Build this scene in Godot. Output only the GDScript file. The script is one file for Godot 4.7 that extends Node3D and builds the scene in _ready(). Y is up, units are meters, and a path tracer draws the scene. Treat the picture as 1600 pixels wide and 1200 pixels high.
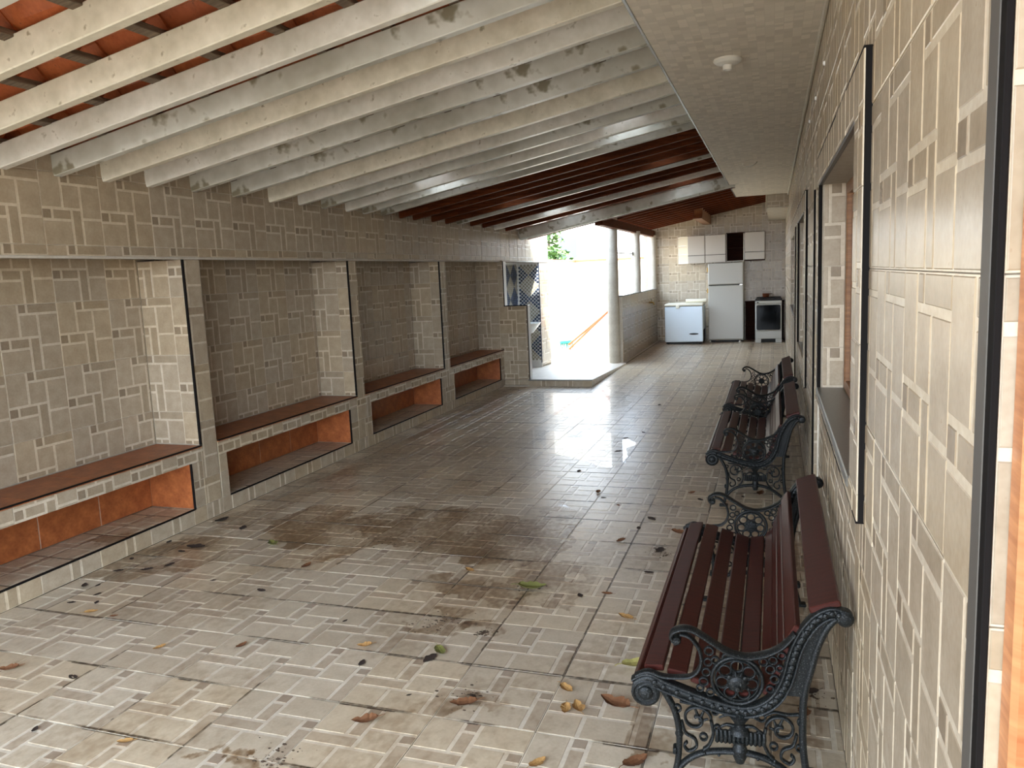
extends Node3D
# Covered tiled veranda: built-in benches on the left, iron benches on the right, kitchen at the far end.

const T := 0.3707            # tile pitch
const XL := -3.52            # left wall face
const XB := -3.88            # niche back face
const XR := 0.21             # right wall face
const ZK := -16.6            # kitchen back wall face
const ZF := 0.8            # front edge of roof and ceiling
const SLOPE := 0.1786
const DIRT_W := 1024
const DIRT_H := 2048

var mats := {}
var tile_cache := {}
var names := {}
var rng := RandomNumberGenerator.new()

# ---------------------------------------------------------------- helpers: naming
func numbered(called: String) -> String:
	if not names.has(called):
		names[called] = 0
		return called
	names[called] += 1
	return "%s_%03d" % [called, names[called]]

func tag(o: Node, label: String, category: String, group := "", kind := "") -> void:
	o.set_meta("label", label)
	o.set_meta("category", category)
	if group != "":
		o.set_meta("group", group)
	if kind != "":
		o.set_meta("kind", kind)

func thing(called: String, label: String, category: String, at := Vector3.ZERO, turn := 0.0, group := "", kind := "") -> Node3D:
	var o := Node3D.new()
	o.name = numbered(called)
	add_child(o)
	o.position = at
	o.rotation.y = turn
	tag(o, label, category, group, kind)
	return o

func obj(called: String, mesh: Mesh, m: Material, parent: Node) -> MeshInstance3D:
	var o := MeshInstance3D.new()
	o.name = numbered(called) if parent == self else called
	o.mesh = mesh
	o.material_override = m
	o.cast_shadow = GeometryInstance3D.SHADOW_CASTING_SETTING_ON
	parent.add_child(o, true)
	return o

# ---------------------------------------------------------------- helpers: geometry
func begin() -> SurfaceTool:
	var st := SurfaceTool.new()
	st.begin(Mesh.PRIMITIVE_TRIANGLES)
	return st

func v3(st: SurfaceTool, p: Vector3, n: Vector3, c: Color) -> void:
	st.set_color(c)
	st.set_normal(n)
	st.add_vertex(p)

func tri(st: SurfaceTool, a: Vector3, b: Vector3, c: Vector3, na: Vector3, nb: Vector3, nc: Vector3, col := Color.WHITE) -> void:
	if (b - a).cross(c - a).dot(na + nb + nc) > 0.0:
		v3(st, a, na, col); v3(st, c, nc, col); v3(st, b, nb, col)
	else:
		v3(st, a, na, col); v3(st, b, nb, col); v3(st, c, nc, col)

func quad(st: SurfaceTool, a: Vector3, b: Vector3, c: Vector3, d: Vector3, n: Vector3, col := Color.WHITE) -> void:
	tri(st, a, b, c, n, n, n, col)
	tri(st, a, c, d, n, n, n, col)

func box(st: SurfaceTool, lo: Vector3, hi: Vector3, xf := Transform3D(), col := Color.WHITE) -> void:
	var p := []
	for i in 8:
		p.append(xf * Vector3(hi.x if i & 1 else lo.x, hi.y if i & 2 else lo.y, hi.z if i & 4 else lo.z))
	var b := xf.basis.orthonormalized()
	quad(st, p[0], p[2], p[6], p[4], -b.x, col)
	quad(st, p[1], p[3], p[7], p[5], b.x, col)
	quad(st, p[0], p[1], p[5], p[4], -b.y, col)
	quad(st, p[2], p[3], p[7], p[6], b.y, col)
	quad(st, p[0], p[1], p[3], p[2], -b.z, col)
	quad(st, p[4], p[5], p[7], p[6], b.z, col)

# box with chamfered edges
func cbox(st: SurfaceTool, lo: Vector3, hi: Vector3, c: float, xf := Transform3D(), col := Color.WHITE) -> void:
	var m := (lo + hi) * 0.5
	var h := (hi - lo) * 0.5
	c = minf(c, minf(h.x, minf(h.y, h.z)) * 0.9)
	var g := h - Vector3(c, c, c)
	var B := xf.basis.orthonormalized()
	for ax in 3:
		var u := (ax + 1) % 3
		var w := (ax + 2) % 3
		for s in [-1.0, 1.0]:
			var q := []
			for k in [[-1, -1], [1, -1], [1, 1], [-1, 1]]:
				var p := Vector3.ZERO
				p[ax] = h[ax] * s
				p[u] = g[u] * k[0]
				p[w] = g[w] * k[1]
				q.append(xf * (m + p))
			var n := Vector3.ZERO
			n[ax] = s
			quad(st, q[0], q[1], q[2], q[3], B * n, col)
			for t in [-1.0, 1.0]:   # edges between face ax(s) and face u(t), running along w
				var a := Vector3.ZERO
				a[ax] = h[ax] * s; a[u] = g[u] * t; a[w] = -g[w]
				var b := a
				b[w] = g[w]
				var d := Vector3.ZERO
				d[ax] = g[ax] * s; d[u] = h[u] * t; d[w] = -g[w]
				var e := d
				e[w] = g[w]
				var en := Vector3.ZERO
				en[ax] = s; en[u] = t
				quad(st, xf * (m + a), xf * (m + b), xf * (m + e), xf * (m + d), B * en.normalized(), col)
	for i in 8:
		var s := Vector3(1 if i & 1 else -1, 1 if i & 2 else -1, 1 if i & 4 else -1)
		var n := B * s.normalized()
		tri(st, xf * (m + Vector3(h.x, g.y, g.z) * s), xf * (m + Vector3(g.x, h.y, g.z) * s), xf * (m + Vector3(g.x, g.y, h.z) * s), n, n, n, col)

func boxm(lo: Vector3, hi: Vector3, c := 0.0) -> ArrayMesh:
	var st := begin()
	if c > 0.0:
		cbox(st, lo, hi, c)
	else:
		box(st, lo, hi)
	return st.commit()

func lathe(st: SurfaceTool, prof: Array, n: int, xf := Transform3D(), col := Color.WHITE) -> void:
	# prof: [radius, height] pairs upwards along y
	for i in prof.size() - 1:
		var a: Array = prof[i]
		var b: Array = prof[i + 1]
		var dn := Vector2(b[1] - a[1], a[0] - b[0])
		if dn.length() < 1e-7:
			continue
		dn = dn.normalized()
		for k in n:
			var t0 := TAU * k / n
			var t1 := TAU * (k + 1) / n
			var d0 := Vector3(cos(t0), 0, sin(t0))
			var d1 := Vector3(cos(t1), 0, sin(t1))
			var n0 := (xf.basis * (d0 * dn.x + Vector3(0, dn.y, 0))).normalized()
			var n1 := (xf.basis * (d1 * dn.x + Vector3(0, dn.y, 0))).normalized()
			var p := [xf * (d0 * a[0] + Vector3(0, a[1], 0)), xf * (d1 * a[0] + Vector3(0, a[1], 0)), xf * (d1 * b[0] + Vector3(0, b[1], 0)), xf * (d0 * b[0] + Vector3(0, b[1], 0))]
			if a[0] > 1e-6:
				tri(st, p[0], p[1], p[2], n0, n1, n1, col)
			if b[0] > 1e-6:
				tri(st, p[0], p[2], p[3], n0, n1, n0, col)

func smooth(pts: Array, per := 4) -> Array:
	var out := []
	for i in pts.size() - 1:
		var p0: Vector3 = pts[maxi(i - 1, 0)]
		var p1: Vector3 = pts[i]
		var p2: Vector3 = pts[i + 1]
		var p3: Vector3 = pts[mini(i + 2, pts.size() - 1)]
		for k in per:
			out.append(p1.cubic_interpolate(p2, p0, p3, float(k) / per))
	out.append(pts[pts.size() - 1])
	return out

# sweep an ellipse (half axes a across, b along "side") along a path
func sweep(st: SurfaceTool, pts: Array, a: float, b: float, side := Vector3(0, 0, 1), n := 6, taper := 1.0, col := Color.WHITE) -> void:
	var rings := []
	var norms := []
	for i in pts.size():
		var t: Vector3 = (pts[mini(i + 1, pts.size() - 1)] - pts[maxi(i - 1, 0)]).normalized()
		var w := side - t * side.dot(t)
		if w.length() < 0.01:
			w = Vector3(1, 0, 0) - t * t.x
		w = w.normalized()
		var u := w.cross(t).normalized()
		var f := lerpf(1.0, taper, float(i) / maxf(pts.size() - 1, 1))
		var ring := []
		var nr := []
		for k in n:
			var th := TAU * (k + 0.5) / n
			ring.append(pts[i] + u * (cos(th) * a * f) + w * (sin(th) * b * f))
			nr.append((u * cos(th) / a + w * sin(th) / b).normalized())
		rings.append(ring)
		norms.append(nr)
	for i in pts.size() - 1:
		for k in n:
			var l := (k + 1) % n
			tri(st, rings[i][k], rings[i][l], rings[i + 1][l], norms[i][k], norms[i][l], norms[i + 1][l], col)
			tri(st, rings[i][k], rings[i + 1][l], rings[i + 1][k], norms[i][k], norms[i + 1][l], norms[i + 1][k], col)
	for e in [0, pts.size() - 1]:
		var d: Vector3 = (pts[0] - pts[1]).normalized() if e == 0 else (pts[e] - pts[e - 1]).normalized()
		for k in range(1, n - 1):
			tri(st, rings[e][0], rings[e][k], rings[e][k + 1], d, d, d, col)

func ring_path(c: Vector3, r: float, n := 20, a0 := 0.0, a1 := TAU, r1 := -1.0) -> Array:
	var out := []
	for i in n + 1:
		var t := lerpf(a0, a1, float(i) / n)
		var rr := r if r1 < 0.0 else lerpf(r, r1, float(i) / n)
		out.append(c + Vector3(cos(t), sin(t), 0) * rr)
	return out

func tubem(a: Vector3, b: Vector3, r: float, n := 10) -> ArrayMesh:
	var st := begin()
	sweep(st, [a, b], r, r, Vector3(0.31, 0.2, 0.93), n)
	return st.commit()

func lathem(prof: Array, n := 24, xf := Transform3D()) -> ArrayMesh:
	var st := begin()
	lathe(st, prof, n, xf)
	return st.commit()

func extrude(st: SurfaceTool, poly: PackedVector2Array, y0: float, y1: float, col := Color.WHITE) -> void:
	# poly in x,z ; from y0 up to y1
	var idx := Geometry2D.triangulate_polygon(poly)
	for i in range(0, idx.size(), 3):
		var q := [poly[idx[i]], poly[idx[i + 1]], poly[idx[i + 2]]]
		for e in [[y1, Vector3.UP], [y0, Vector3.DOWN]]:
			tri(st, Vector3(q[0].x, e[0], q[0].y), Vector3(q[1].x, e[0], q[1].y), Vector3(q[2].x, e[0], q[2].y), e[1], e[1], e[1], col)
	var cen := Vector2.ZERO
	for p in poly:
		cen += p / poly.size()
	for i in poly.size():
		var a := poly[i]
		var b := poly[(i + 1) % poly.size()]
		var d := (b - a).orthogonal().normalized()
		if Geometry2D.is_point_in_polygon((a + b) * 0.5 + d * 0.0005, poly):
			d = -d
		quad(st, Vector3(a.x, y0, a.y), Vector3(b.x, y0, b.y), Vector3(b.x, y1, b.y), Vector3(a.x, y1, a.y), Vector3(d.x, 0, d.y), col)

# ---------------------------------------------------------------- helpers: textures and materials
func noise_bytes(seed_: int, freq: float, size: int, octaves := 4) -> PackedByteArray:
	var f := FastNoiseLite.new()
	f.seed = seed_
	f.noise_type = FastNoiseLite.TYPE_SIMPLEX_SMOOTH
	f.frequency = freq
	f.fractal_octaves = octaves
	var im := f.get_seamless_image(size, size)
	im.convert(Image.FORMAT_L8)
	return im.get_data()

# mottled texture between several colours
func mottle(seed_: int, size: int, f1: float, f2: float, lo: Color, hi: Color, spot := Color(0, 0, 0), spot_at := 2.0) -> ImageTexture:
	var a := noise_bytes(seed_, f1, size)
	var b := noise_bytes(seed_ + 7, f2, size)
	var data := PackedByteArray()
	data.resize(size * size * 3)
	for i in size * size:
		var t := clampf(a[i] / 255.0 * 0.6 + b[i] / 255.0 * 0.4, 0, 1)
		var c := lo.lerp(hi, t)
		var s := a[(i * 3 + 911) % (size * size)] / 255.0 * 0.25 + b[i] / 255.0 * 0.75
		if s > spot_at:
			c = c.lerp(spot, minf((s - spot_at) * 6.0, 0.8))
		data[i * 3] = int(c.r * 255)
		data[i * 3 + 1] = int(c.g * 255)
		data[i * 3 + 2] = int(c.b * 255)
	return ImageTexture.create_from_image(Image.create_from_data(size, size, false, Image.FORMAT_RGB8, data))

func wood_tex(seed_: int, dark: Color, light: Color) -> ImageTexture:
	var n := 256
	var f := FastNoiseLite.new()
	f.seed = seed_
	f.frequency = 0.02
	f.fractal_octaves = 3
	var im := Image.create(n, n, false, Image.FORMAT_RGB8)
	for y in n:
		for x in n:
			var g := f.get_noise_2d(x * 0.35, y * 5.0) * 0.5 + 0.5 + f.get_noise_2d(x * 2.0 + 300.0, y * 26.0) * 0.25
			im.set_pixel(x, y, dark.lerp(light, clampf(g, 0, 1)))
	return ImageTexture.create_from_image(im)

func mat(called: String, col: Color, rough := 0.6, metal := 0.0) -> StandardMaterial3D:
	var m := StandardMaterial3D.new()
	m.resource_name = called
	m.albedo_color = col
	m.roughness = rough
	m.metallic = metal
	mats[called] = m
	return m

func tri_tex(m: StandardMaterial3D, t: Texture2D, metres: float) -> StandardMaterial3D:
	m.albedo_texture = t
	m.uv1_triplanar = true
	m.uv1_world_triplanar = true
	m.uv1_triplanar_sharpness = 8.0
	m.uv1_scale = Vector3.ONE / metres
	return m

func s8(r: int, g: int, b: int) -> Color:
	return Color(r / 255.0, g / 255.0, b / 255.0)

const STAINS := [
	[0.62, [[-2.60,-4.37],[-2.41,-4.55],[-2.00,-4.48],[-1.69,-4.61],[-1.35,-4.60],[-1.13,-4.48],[-1.06,-4.06],[-1.11,-3.75],[-1.35,-3.62],[-1.74,-3.69],[-2.17,-3.83]]],
	[0.55, [[-1.56,-3.01],[-1.36,-3.12],[-1.08,-2.96],[-1.13,-2.85],[-1.34,-2.86]]],
	[0.75, [[-1.38,-2.95],[-1.27,-3.04],[-1.17,-2.94],[-1.29,-2.82]]],
	[0.5, [[-3.76,-3.40],[-3.25,-3.73],[-2.82,-3.70],[-2.95,-3.36],[-3.20,-3.03],[-3.45,-3.02]]],
	[0.6, [[-3.17,-4.27],[-2.67,-4.50],[-2.13,-3.84],[-2.26,-3.50],[-2.74,-3.72]]],
	[0.7, [[-1.87,-1.90],[-1.54,-1.95],[-1.31,-1.94],[-1.55,-1.86],[-1.86,-1.85]]],
	[0.5, [[-1.70,-3.44],[-1.41,-3.59],[-1.09,-3.33],[-1.19,-3.16],[-1.51,-3.24]]],
	[0.45, [[-1.36,-2.48],[-1.06,-2.50],[-0.86,-2.38],[-1.07,-2.28],[-1.30,-2.35]]],
	[0.45, [[-1.34,-3.80],[-0.88,-3.80],[-0.83,-3.18],[-1.17,-3.31]]],
	[0.22, [[-2.9,-6.7],[-2.2,-6.6],[-1.6,-5.8],[-1.7,-5.0],[-2.4,-4.7],[-3.2,-4.9],[-3.3,-5.9]]],
	[0.4, [[-0.45,-4.3],[-0.4,-2.3],[0.15,-2.1],[0.15,-4.5]]],
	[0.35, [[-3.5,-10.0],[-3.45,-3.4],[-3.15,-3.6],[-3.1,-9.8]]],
]

# dirt on the floor, laid out in floor coordinates: x -3.95..0.5, z -13.5..-1.2
func dirt_texture() -> ImageTexture:
	var n1 := noise_bytes(31, 0.006, 512, 5)
	var n2 := noise_bytes(32, 0.03, 512, 4)
	var im := PackedByteArray()
	im.resize(DIRT_W * DIRT_H * 3)
	im.fill(255)
	var sx := DIRT_W / 4.45
	var sz := DIRT_H / 12.3
	# light overall film with grain
	for r in DIRT_H:
		var nr := (r & 511) * 512
		for c in range(0, DIRT_W):
			var k := nr + (c & 511)
			var t := n1[k] * 0.55 + n2[((r * 3) & 511) * 512 + ((c * 3) & 511)] * 0.45
			if t > 128.0:
				var a := minf((t - 128.0) / 150.0, 0.35)
				var o := (r * DIRT_W + c) * 3
				im[o] = int(255 - a * 70)
				im[o + 1] = int(255 - a * 86)
				im[o + 2] = int(255 - a * 104)
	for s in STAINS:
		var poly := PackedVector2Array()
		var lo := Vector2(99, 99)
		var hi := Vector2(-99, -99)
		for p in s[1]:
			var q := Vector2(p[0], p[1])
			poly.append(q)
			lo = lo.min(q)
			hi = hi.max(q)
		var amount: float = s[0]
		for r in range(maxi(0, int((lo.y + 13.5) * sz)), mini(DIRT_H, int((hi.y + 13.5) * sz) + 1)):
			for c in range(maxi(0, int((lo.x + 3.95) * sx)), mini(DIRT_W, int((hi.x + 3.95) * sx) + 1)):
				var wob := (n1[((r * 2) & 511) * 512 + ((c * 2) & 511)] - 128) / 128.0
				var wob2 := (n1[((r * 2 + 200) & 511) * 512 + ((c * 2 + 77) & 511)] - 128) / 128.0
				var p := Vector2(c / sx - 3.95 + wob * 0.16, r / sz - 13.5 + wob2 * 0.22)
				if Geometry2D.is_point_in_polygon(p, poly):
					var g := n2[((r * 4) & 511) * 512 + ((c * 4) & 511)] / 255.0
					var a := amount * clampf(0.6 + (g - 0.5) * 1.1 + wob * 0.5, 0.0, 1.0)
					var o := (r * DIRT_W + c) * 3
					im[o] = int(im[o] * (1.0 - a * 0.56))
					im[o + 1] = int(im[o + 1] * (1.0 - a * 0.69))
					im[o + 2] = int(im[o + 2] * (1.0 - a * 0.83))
	# black grime along the tile joints, in broken runs
	for k in range(-8, 6):
		var x := -1.4876 + k * T
		var c0 := int((x + 3.95) * sx)
		for r in DIRT_H:
			var g := n1[(r & 511) * 512 + ((k * 37) & 511)] / 255.0
			if g > 0.5:
				grime(im, c0 if g < 0.6 else c0 - 1, c0, r, minf((g - 0.44) * 4.0, 0.7), n2)
	for k in range(-3, 30):
		var z := -2.2738 - k * T
		var r0 := int((z + 13.5) * sz)
		for c in DIRT_W:
			var g := n1[((k * 53) & 511) * 512 + ((c) & 511)] / 255.0
			if g > 0.4:
				for r in range(r0 - 1, r0 + (2 if g > 0.55 else 1)):
					if r >= 0 and r < DIRT_H:
						grime(im, c, c, r, minf((g - 0.36) * 4.5, 0.85), n2)
	return ImageTexture.create_from_image(Image.create_from_data(DIRT_W, DIRT_H, false, Image.FORMAT_RGB8, im))

func grime(im: PackedByteArray, c0: int, c1: int, r: int, a: float, n2: PackedByteArray) -> void:
	for c in range(c0, c1 + 1):
		if c < 0 or c >= DIRT_W:
			continue
		var g := n2[((r * 5) & 511) * 512 + ((c * 5) & 511)] / 255.0
		var b := a * clampf(0.3 + g, 0, 1)
		var o := (r * DIRT_W + c) * 3
		im[o] = int(im[o] * (1.0 - b * 0.8))
		im[o + 1] = int(im[o + 1] * (1.0 - b * 0.84))
		im[o + 2] = int(im[o + 2] * (1.0 - b * 0.88))

func make_materials() -> void:
	var grain := mottle(3, 512, 0.012, 0.07, Color(0.85, 0.83, 0.80), Color(1, 1, 0.99), Color(0.76, 0.70, 0.64), 0.76)
	for i in 3:
		var tint: Color = [Color(1, 1, 1), Color(0.965, 0.96, 0.955), Color(1.0, 0.985, 0.955)][i]
		var w := tri_tex(mat("wall_tile_%d" % i, tint, 0.26), grain, 0.55 + 0.07 * i)
		w.vertex_color_use_as_albedo = true
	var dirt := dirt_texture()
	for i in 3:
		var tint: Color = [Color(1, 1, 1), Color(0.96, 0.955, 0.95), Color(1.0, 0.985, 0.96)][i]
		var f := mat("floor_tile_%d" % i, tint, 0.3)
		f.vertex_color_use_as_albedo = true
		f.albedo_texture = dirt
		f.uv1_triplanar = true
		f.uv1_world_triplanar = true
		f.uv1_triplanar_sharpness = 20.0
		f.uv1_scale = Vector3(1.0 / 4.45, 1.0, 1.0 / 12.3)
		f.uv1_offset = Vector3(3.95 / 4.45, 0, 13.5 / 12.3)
		f.detail_enabled = true
		f.detail_blend_mode = BaseMaterial3D.BLEND_MODE_MUL
		f.detail_albedo = grain
		f.detail_uv_layer = BaseMaterial3D.DETAIL_UV_2
		f.uv2_triplanar = true
		f.uv2_world_triplanar = true
		f.uv2_scale = Vector3.ONE / (0.6 + 0.05 * i)
	tri_tex(mat("grout", s8(176, 166, 150), 0.8), grain, 0.4)
	tri_tex(mat("floor_grout", s8(92, 80, 66), 0.85), grain, 0.4)
	tri_tex(mat("plaster", s8(216, 210, 198), 0.8), grain, 0.8)
	tri_tex(mat("white_wall", s8(206, 200, 188), 0.75), grain, 1.5)
	var terra := mottle(11, 256, 0.02, 0.09, s8(128, 66, 34), s8(196, 118, 66), s8(96, 52, 30), 0.72)
	tri_tex(mat("terracotta", Color(1, 1, 1), 0.42), terra, 0.6)
	tri_tex(mat("terracotta_seat", Color(0.95, 0.97, 1.0), 0.45), terra, 0.7)
	var rooft := mottle(17, 256, 0.02, 0.1, s8(158, 80, 40), s8(218, 128, 76), s8(92, 60, 42), 0.7)
	tri_tex(mat("roof_tile_0", Color(1, 1, 1), 0.45), rooft, 0.5)
	tri_tex(mat("roof_tile_1", Color(0.86, 0.82, 0.80), 0.45), rooft, 0.62)
	tri_tex(mat("roof_tile_2", Color(0.95, 0.92, 0.88), 0.6), rooft, 0.43)
	var glass := mat("clear_tile", Color(0.95, 0.98, 0.99), 0.3)
	glass.backlight_enabled = true
	glass.backlight = Color(1, 1, 1)
	var paint := mottle(23, 512, 0.006, 0.035, s8(196, 192, 176), s8(244, 241, 232), s8(150, 142, 120), 0.735)
	tri_tex(mat("white_paint_0", Color(1, 1, 1), 0.38), paint, 1.3)
	var mould := mottle(29, 512, 0.005, 0.022, s8(168, 163, 146), s8(240, 238, 230), s8(126, 116, 92), 0.66)
	tri_tex(mat("white_paint_1", Color(0.97, 0.98, 0.98), 0.38), mould, 1.9)
	tri_tex(mat("white_paint_2", Color(1.0, 0.985, 0.945), 0.4), paint, 1.1)
	var brown := wood_tex(5, s8(58, 25, 9), s8(112, 58, 26))
	tri_tex(mat("brown_wood", Color(1, 1, 1), 0.6), brown, 0.8)
	tri_tex(mat("dark_wood", Color(0.5, 0.42, 0.38), 0.6), brown, 0.6)
	mats.dark_wood.metallic_specular = 0.2
	var batten := wood_tex(6, s8(70, 58, 46), s8(134, 116, 96))
	tri_tex(mat("batten_wood", Color(1, 1, 1), 0.8), batten, 0.5)
	var frame := wood_tex(8, s8(160, 98, 58), s8(206, 142, 92))
	tri_tex(mat("frame_wood", Color(1, 1, 1), 0.4), frame, 0.5)
	var ww := wood_tex(12, s8(112, 76, 48), s8(158, 114, 76))
	tri_tex(mat("window_wood", Color(1, 1, 1), 0.45), ww, 0.5)
	var slat := wood_tex(9, s8(46, 16, 11), s8(74, 30, 22))
	tri_tex(mat("slat_paint", Color(1, 1, 1), 0.42), slat, 0.35)
	mats.slat_paint.metallic_specular = 0.35
	mats.brown_wood.metallic_specular = 0.22
	var iron := mottle(41, 256, 0.03, 0.12, s8(7, 8, 8), s8(22, 25, 25), s8(86, 88, 84), 0.6)
	tri_tex(mat("cast_iron", Color(1, 1, 1), 0.5, 0.0), iron, 0.16)
	mats.cast_iron.metallic_specular = 0.36
	var bt0 := mat("black_trim", s8(24, 22, 21), 0.7)
	bt0.metallic_specular = 0.2
	mat("grey_trim", s8(80, 76, 70), 0.5)
	tri_tex(mat("granite", s8(112, 110, 104), 0.35), grain, 0.12)
	tri_tex(mat("ceiling_print", Color(1, 1, 1), 0.6), ceiling_texture(), 1.28)
	mat("appliance_white", s8(166, 162, 151), 0.3)
	mat("freezer_white", s8(226, 238, 246), 0.3)
	mat("appliance_cream", s8(226, 218, 196), 0.35)
	mat("cabinet_white", s8(188, 180, 168), 0.35)
	mat("rubber", s8(26, 26, 27), 0.6)
	var og := mat("oven_glass", s8(5, 6, 7), 0.06)
	og.metallic_specular = 0.28
	mat("far_glass", s8(78, 92, 98), 0.2)
	mat("steel", s8(170, 170, 166), 0.25, 1.0)
	mat("brass", s8(150, 120, 60), 0.35, 1.0)
	mat("blue_tile_0", s8(40, 52, 74), 0.3)
	mat("blue_tile_1", s8(58, 76, 104), 0.3)
	mat("pale_tile_0", s8(158, 152, 134), 0.3)
	mat("pale_tile_1", s8(172, 166, 148), 0.3)
	mat("porcelain", s8(240, 240, 236), 0.15)
	mat("plastic_white", s8(226, 222, 210), 0.4)
	mat("orange_handle", s8(190, 84, 34), 0.5)
	mat("teal_plastic", s8(30, 112, 104), 0.5)
	tri_tex(mat("leaf_0", s8(52, 36, 24), 0.9), grain, 0.05)
	tri_tex(mat("leaf_1", s8(176, 134, 78), 0.8), grain, 0.05)
	tri_tex(mat("leaf_2", s8(118, 76, 44), 0.85), grain, 0.05)
	tri_tex(mat("leaf_3", s8(112, 112, 56), 0.65), grain, 0.05)
	tri_tex(mat("leaf_4", s8(186, 176, 104), 0.65), grain, 0.05)
	tri_tex(mat("foliage", s8(72, 104, 40), 0.6), grain, 0.1)
	tri_tex(mat("soil", s8(74, 58, 42), 0.95), grain, 0.3)
	var pane := mat("window_glass", Color(0.86, 0.9, 0.9, 0.16), 0.04)
	pane.transparency = BaseMaterial3D.TRANSPARENCY_ALPHA
	var water := mat("water_film", Color(0.9, 0.92, 0.92, 0.04), 0.03)
	water.transparency = BaseMaterial3D.TRANSPARENCY_ALPHA
	water.metallic_specular = 0.28
	tri_tex(mat("court_paving", s8(122, 112, 98), 0.7), grain, 0.8)
	tri_tex(mat("yard_paving", s8(206, 196, 182), 0.5), grain, 0.8)

# small printed mosaic of the ceiling lining
func ceiling_texture() -> ImageTexture:
	var n := 512
	var im := Image.create(n, n, false, Image.FORMAT_RGB8)
	im.fill(s8(214, 204, 186))
	var r := RandomNumberGenerator.new()
	r.seed = 77
	for row in 32:
		var x := 0
		while x < n:
			var w := r.randi_range(10, 26)
			var k := r.randf_range(-0.045, 0.05)
			im.fill_rect(Rect2i(row * 16, x, 15, w - 1), Color(0.865 + k, 0.825 + k, 0.755 + k))
			x += w
	return ImageTexture.create_from_image(im)

# ---------------------------------------------------------------- ceramic tiles
# moulded stones of one tile: u0, u1, v0, v1 (v down), tone
const STONES := [
	[0.0, 0.328, 0.0, 0.485, 0], [0.345, 0.475, 0.0, 0.138, 2], [0.492, 1.0, 0.0, 0.138, 1], [0.345, 0.640, 0.158, 0.485, 0], [0.657, 1.0, 0.158, 0.618, 0],
	[0.0, 0.148, 0.505, 0.645, 2], [0.165, 0.468, 0.505, 0.645, 1], [0.0, 0.468, 0.665, 1.0, 0], [0.487, 0.640, 0.505, 1.0, 1], [0.657, 1.0, 0.638, 1.0, 0],
]

func lin(r: int, g: int, b: int) -> Color:
	return s8(r, g, b).srgb_to_linear()

# a tile or the cut of one, from its lower left corner; turned = the floor's way of laying it
func tile_mesh(u0: float, u1: float, y0: float, y1: float, turned: bool) -> ArrayMesh:
	var key := "%d_%d_%d_%d_%s" % [roundi(u0 * 1000), roundi(u1 * 1000), roundi(y0 * 1000), roundi(y1 * 1000), turned]
	if tile_cache.has(key):
		return tile_cache[key]
	var st := begin()
	var g := 0.0011
	var groove := lin(222, 210, 190) if not turned else lin(228, 217, 198)
	var tones := [lin(190, 176, 155), lin(178, 163, 142), lin(158, 143, 124)] if not turned else [lin(206, 191, 168), lin(192, 175, 153), lin(172, 155, 136)]
	var lo := Vector3(u0 + g, y0 + g, 0.0)
	var hi := Vector3(u1 - g, y1 - g, 0.0045)
	# body with its face (the grooves)
	quad(st, Vector3(lo.x, lo.y, hi.z), Vector3(hi.x, lo.y, hi.z), Vector3(hi.x, hi.y, hi.z), Vector3(lo.x, hi.y, hi.z), Vector3(0, 0, 1), groove)
	quad(st, Vector3(lo.x, lo.y, 0), Vector3(lo.x, hi.y, 0), Vector3(lo.x, hi.y, hi.z), Vector3(lo.x, lo.y, hi.z), Vector3(-1, 0, 0), groove)
	quad(st, Vector3(hi.x, lo.y, 0), Vector3(hi.x, hi.y, 0), Vector3(hi.x, hi.y, hi.z), Vector3(hi.x, lo.y, hi.z), Vector3(1, 0, 0), groove)
	quad(st, Vector3(lo.x, lo.y, 0), Vector3(hi.x, lo.y, 0), Vector3(hi.x, lo.y, hi.z), Vector3(lo.x, lo.y, hi.z), Vector3(0, -1, 0), groove)
	quad(st, Vector3(lo.x, hi.y, 0), Vector3(hi.x, hi.y, 0), Vector3(hi.x, hi.y, hi.z), Vector3(lo.x, hi.y, hi.z), Vector3(0, 1, 0), groove)
	for s in STONES:
		var r := [s[0], s[1], s[2], s[3]]
		if turned:   # a quarter turn clockwise
			r = [1.0 - s[3], 1.0 - s[2], s[0], s[1]]
		var e := 0.0035
		var a := Vector2(r[0] * T + e, (1.0 - r[3]) * T + e)
		var b := Vector2(r[1] * T - e, (1.0 - r[2]) * T - e)
		a = a.max(Vector2(u0 + e * 0.7, y0 + e * 0.7))
		b = b.min(Vector2(u1 - e * 0.7, y1 - e * 0.7))
		if b.x - a.x < 0.006 or b.y - a.y < 0.006:
			continue
		var c := 0.0016
		var z0 := hi.z
		var z1 := hi.z + 0.0013
		var col: Color = tones[s[4]]
		quad(st, Vector3(a.x + c, a.y + c, z1), Vector3(b.x - c, a.y + c, z1), Vector3(b.x - c, b.y - c, z1), Vector3(a.x + c, b.y - c, z1), Vector3(0, 0, 1), col)
		quad(st, Vector3(a.x, a.y, z0), Vector3(b.x, a.y, z0), Vector3(b.x - c, a.y + c, z1), Vector3(a.x + c, a.y + c, z1), Vector3(0, -0.6, 0.8), col)
		quad(st, Vector3(a.x, b.y, z0), Vector3(b.x, b.y, z0), Vector3(b.x - c, b.y - c, z1), Vector3(a.x + c, b.y - c, z1), Vector3(0, 0.6, 0.8), col)
		quad(st, Vector3(a.x, a.y, z0), Vector3(a.x, b.y, z0), Vector3(a.x + c, b.y - c, z1), Vector3(a.x + c, a.y + c, z1), Vector3(-0.6, 0, 0.8), col)
		quad(st, Vector3(b.x, a.y, z0), Vector3(b.x, b.y, z0), Vector3(b.x - c, b.y - c, z1), Vector3(b.x - c, a.y + c, z1), Vector3(0.6, 0, 0.8), col)
	var m := st.commit()
	tile_cache[key] = m
	return m

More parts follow.
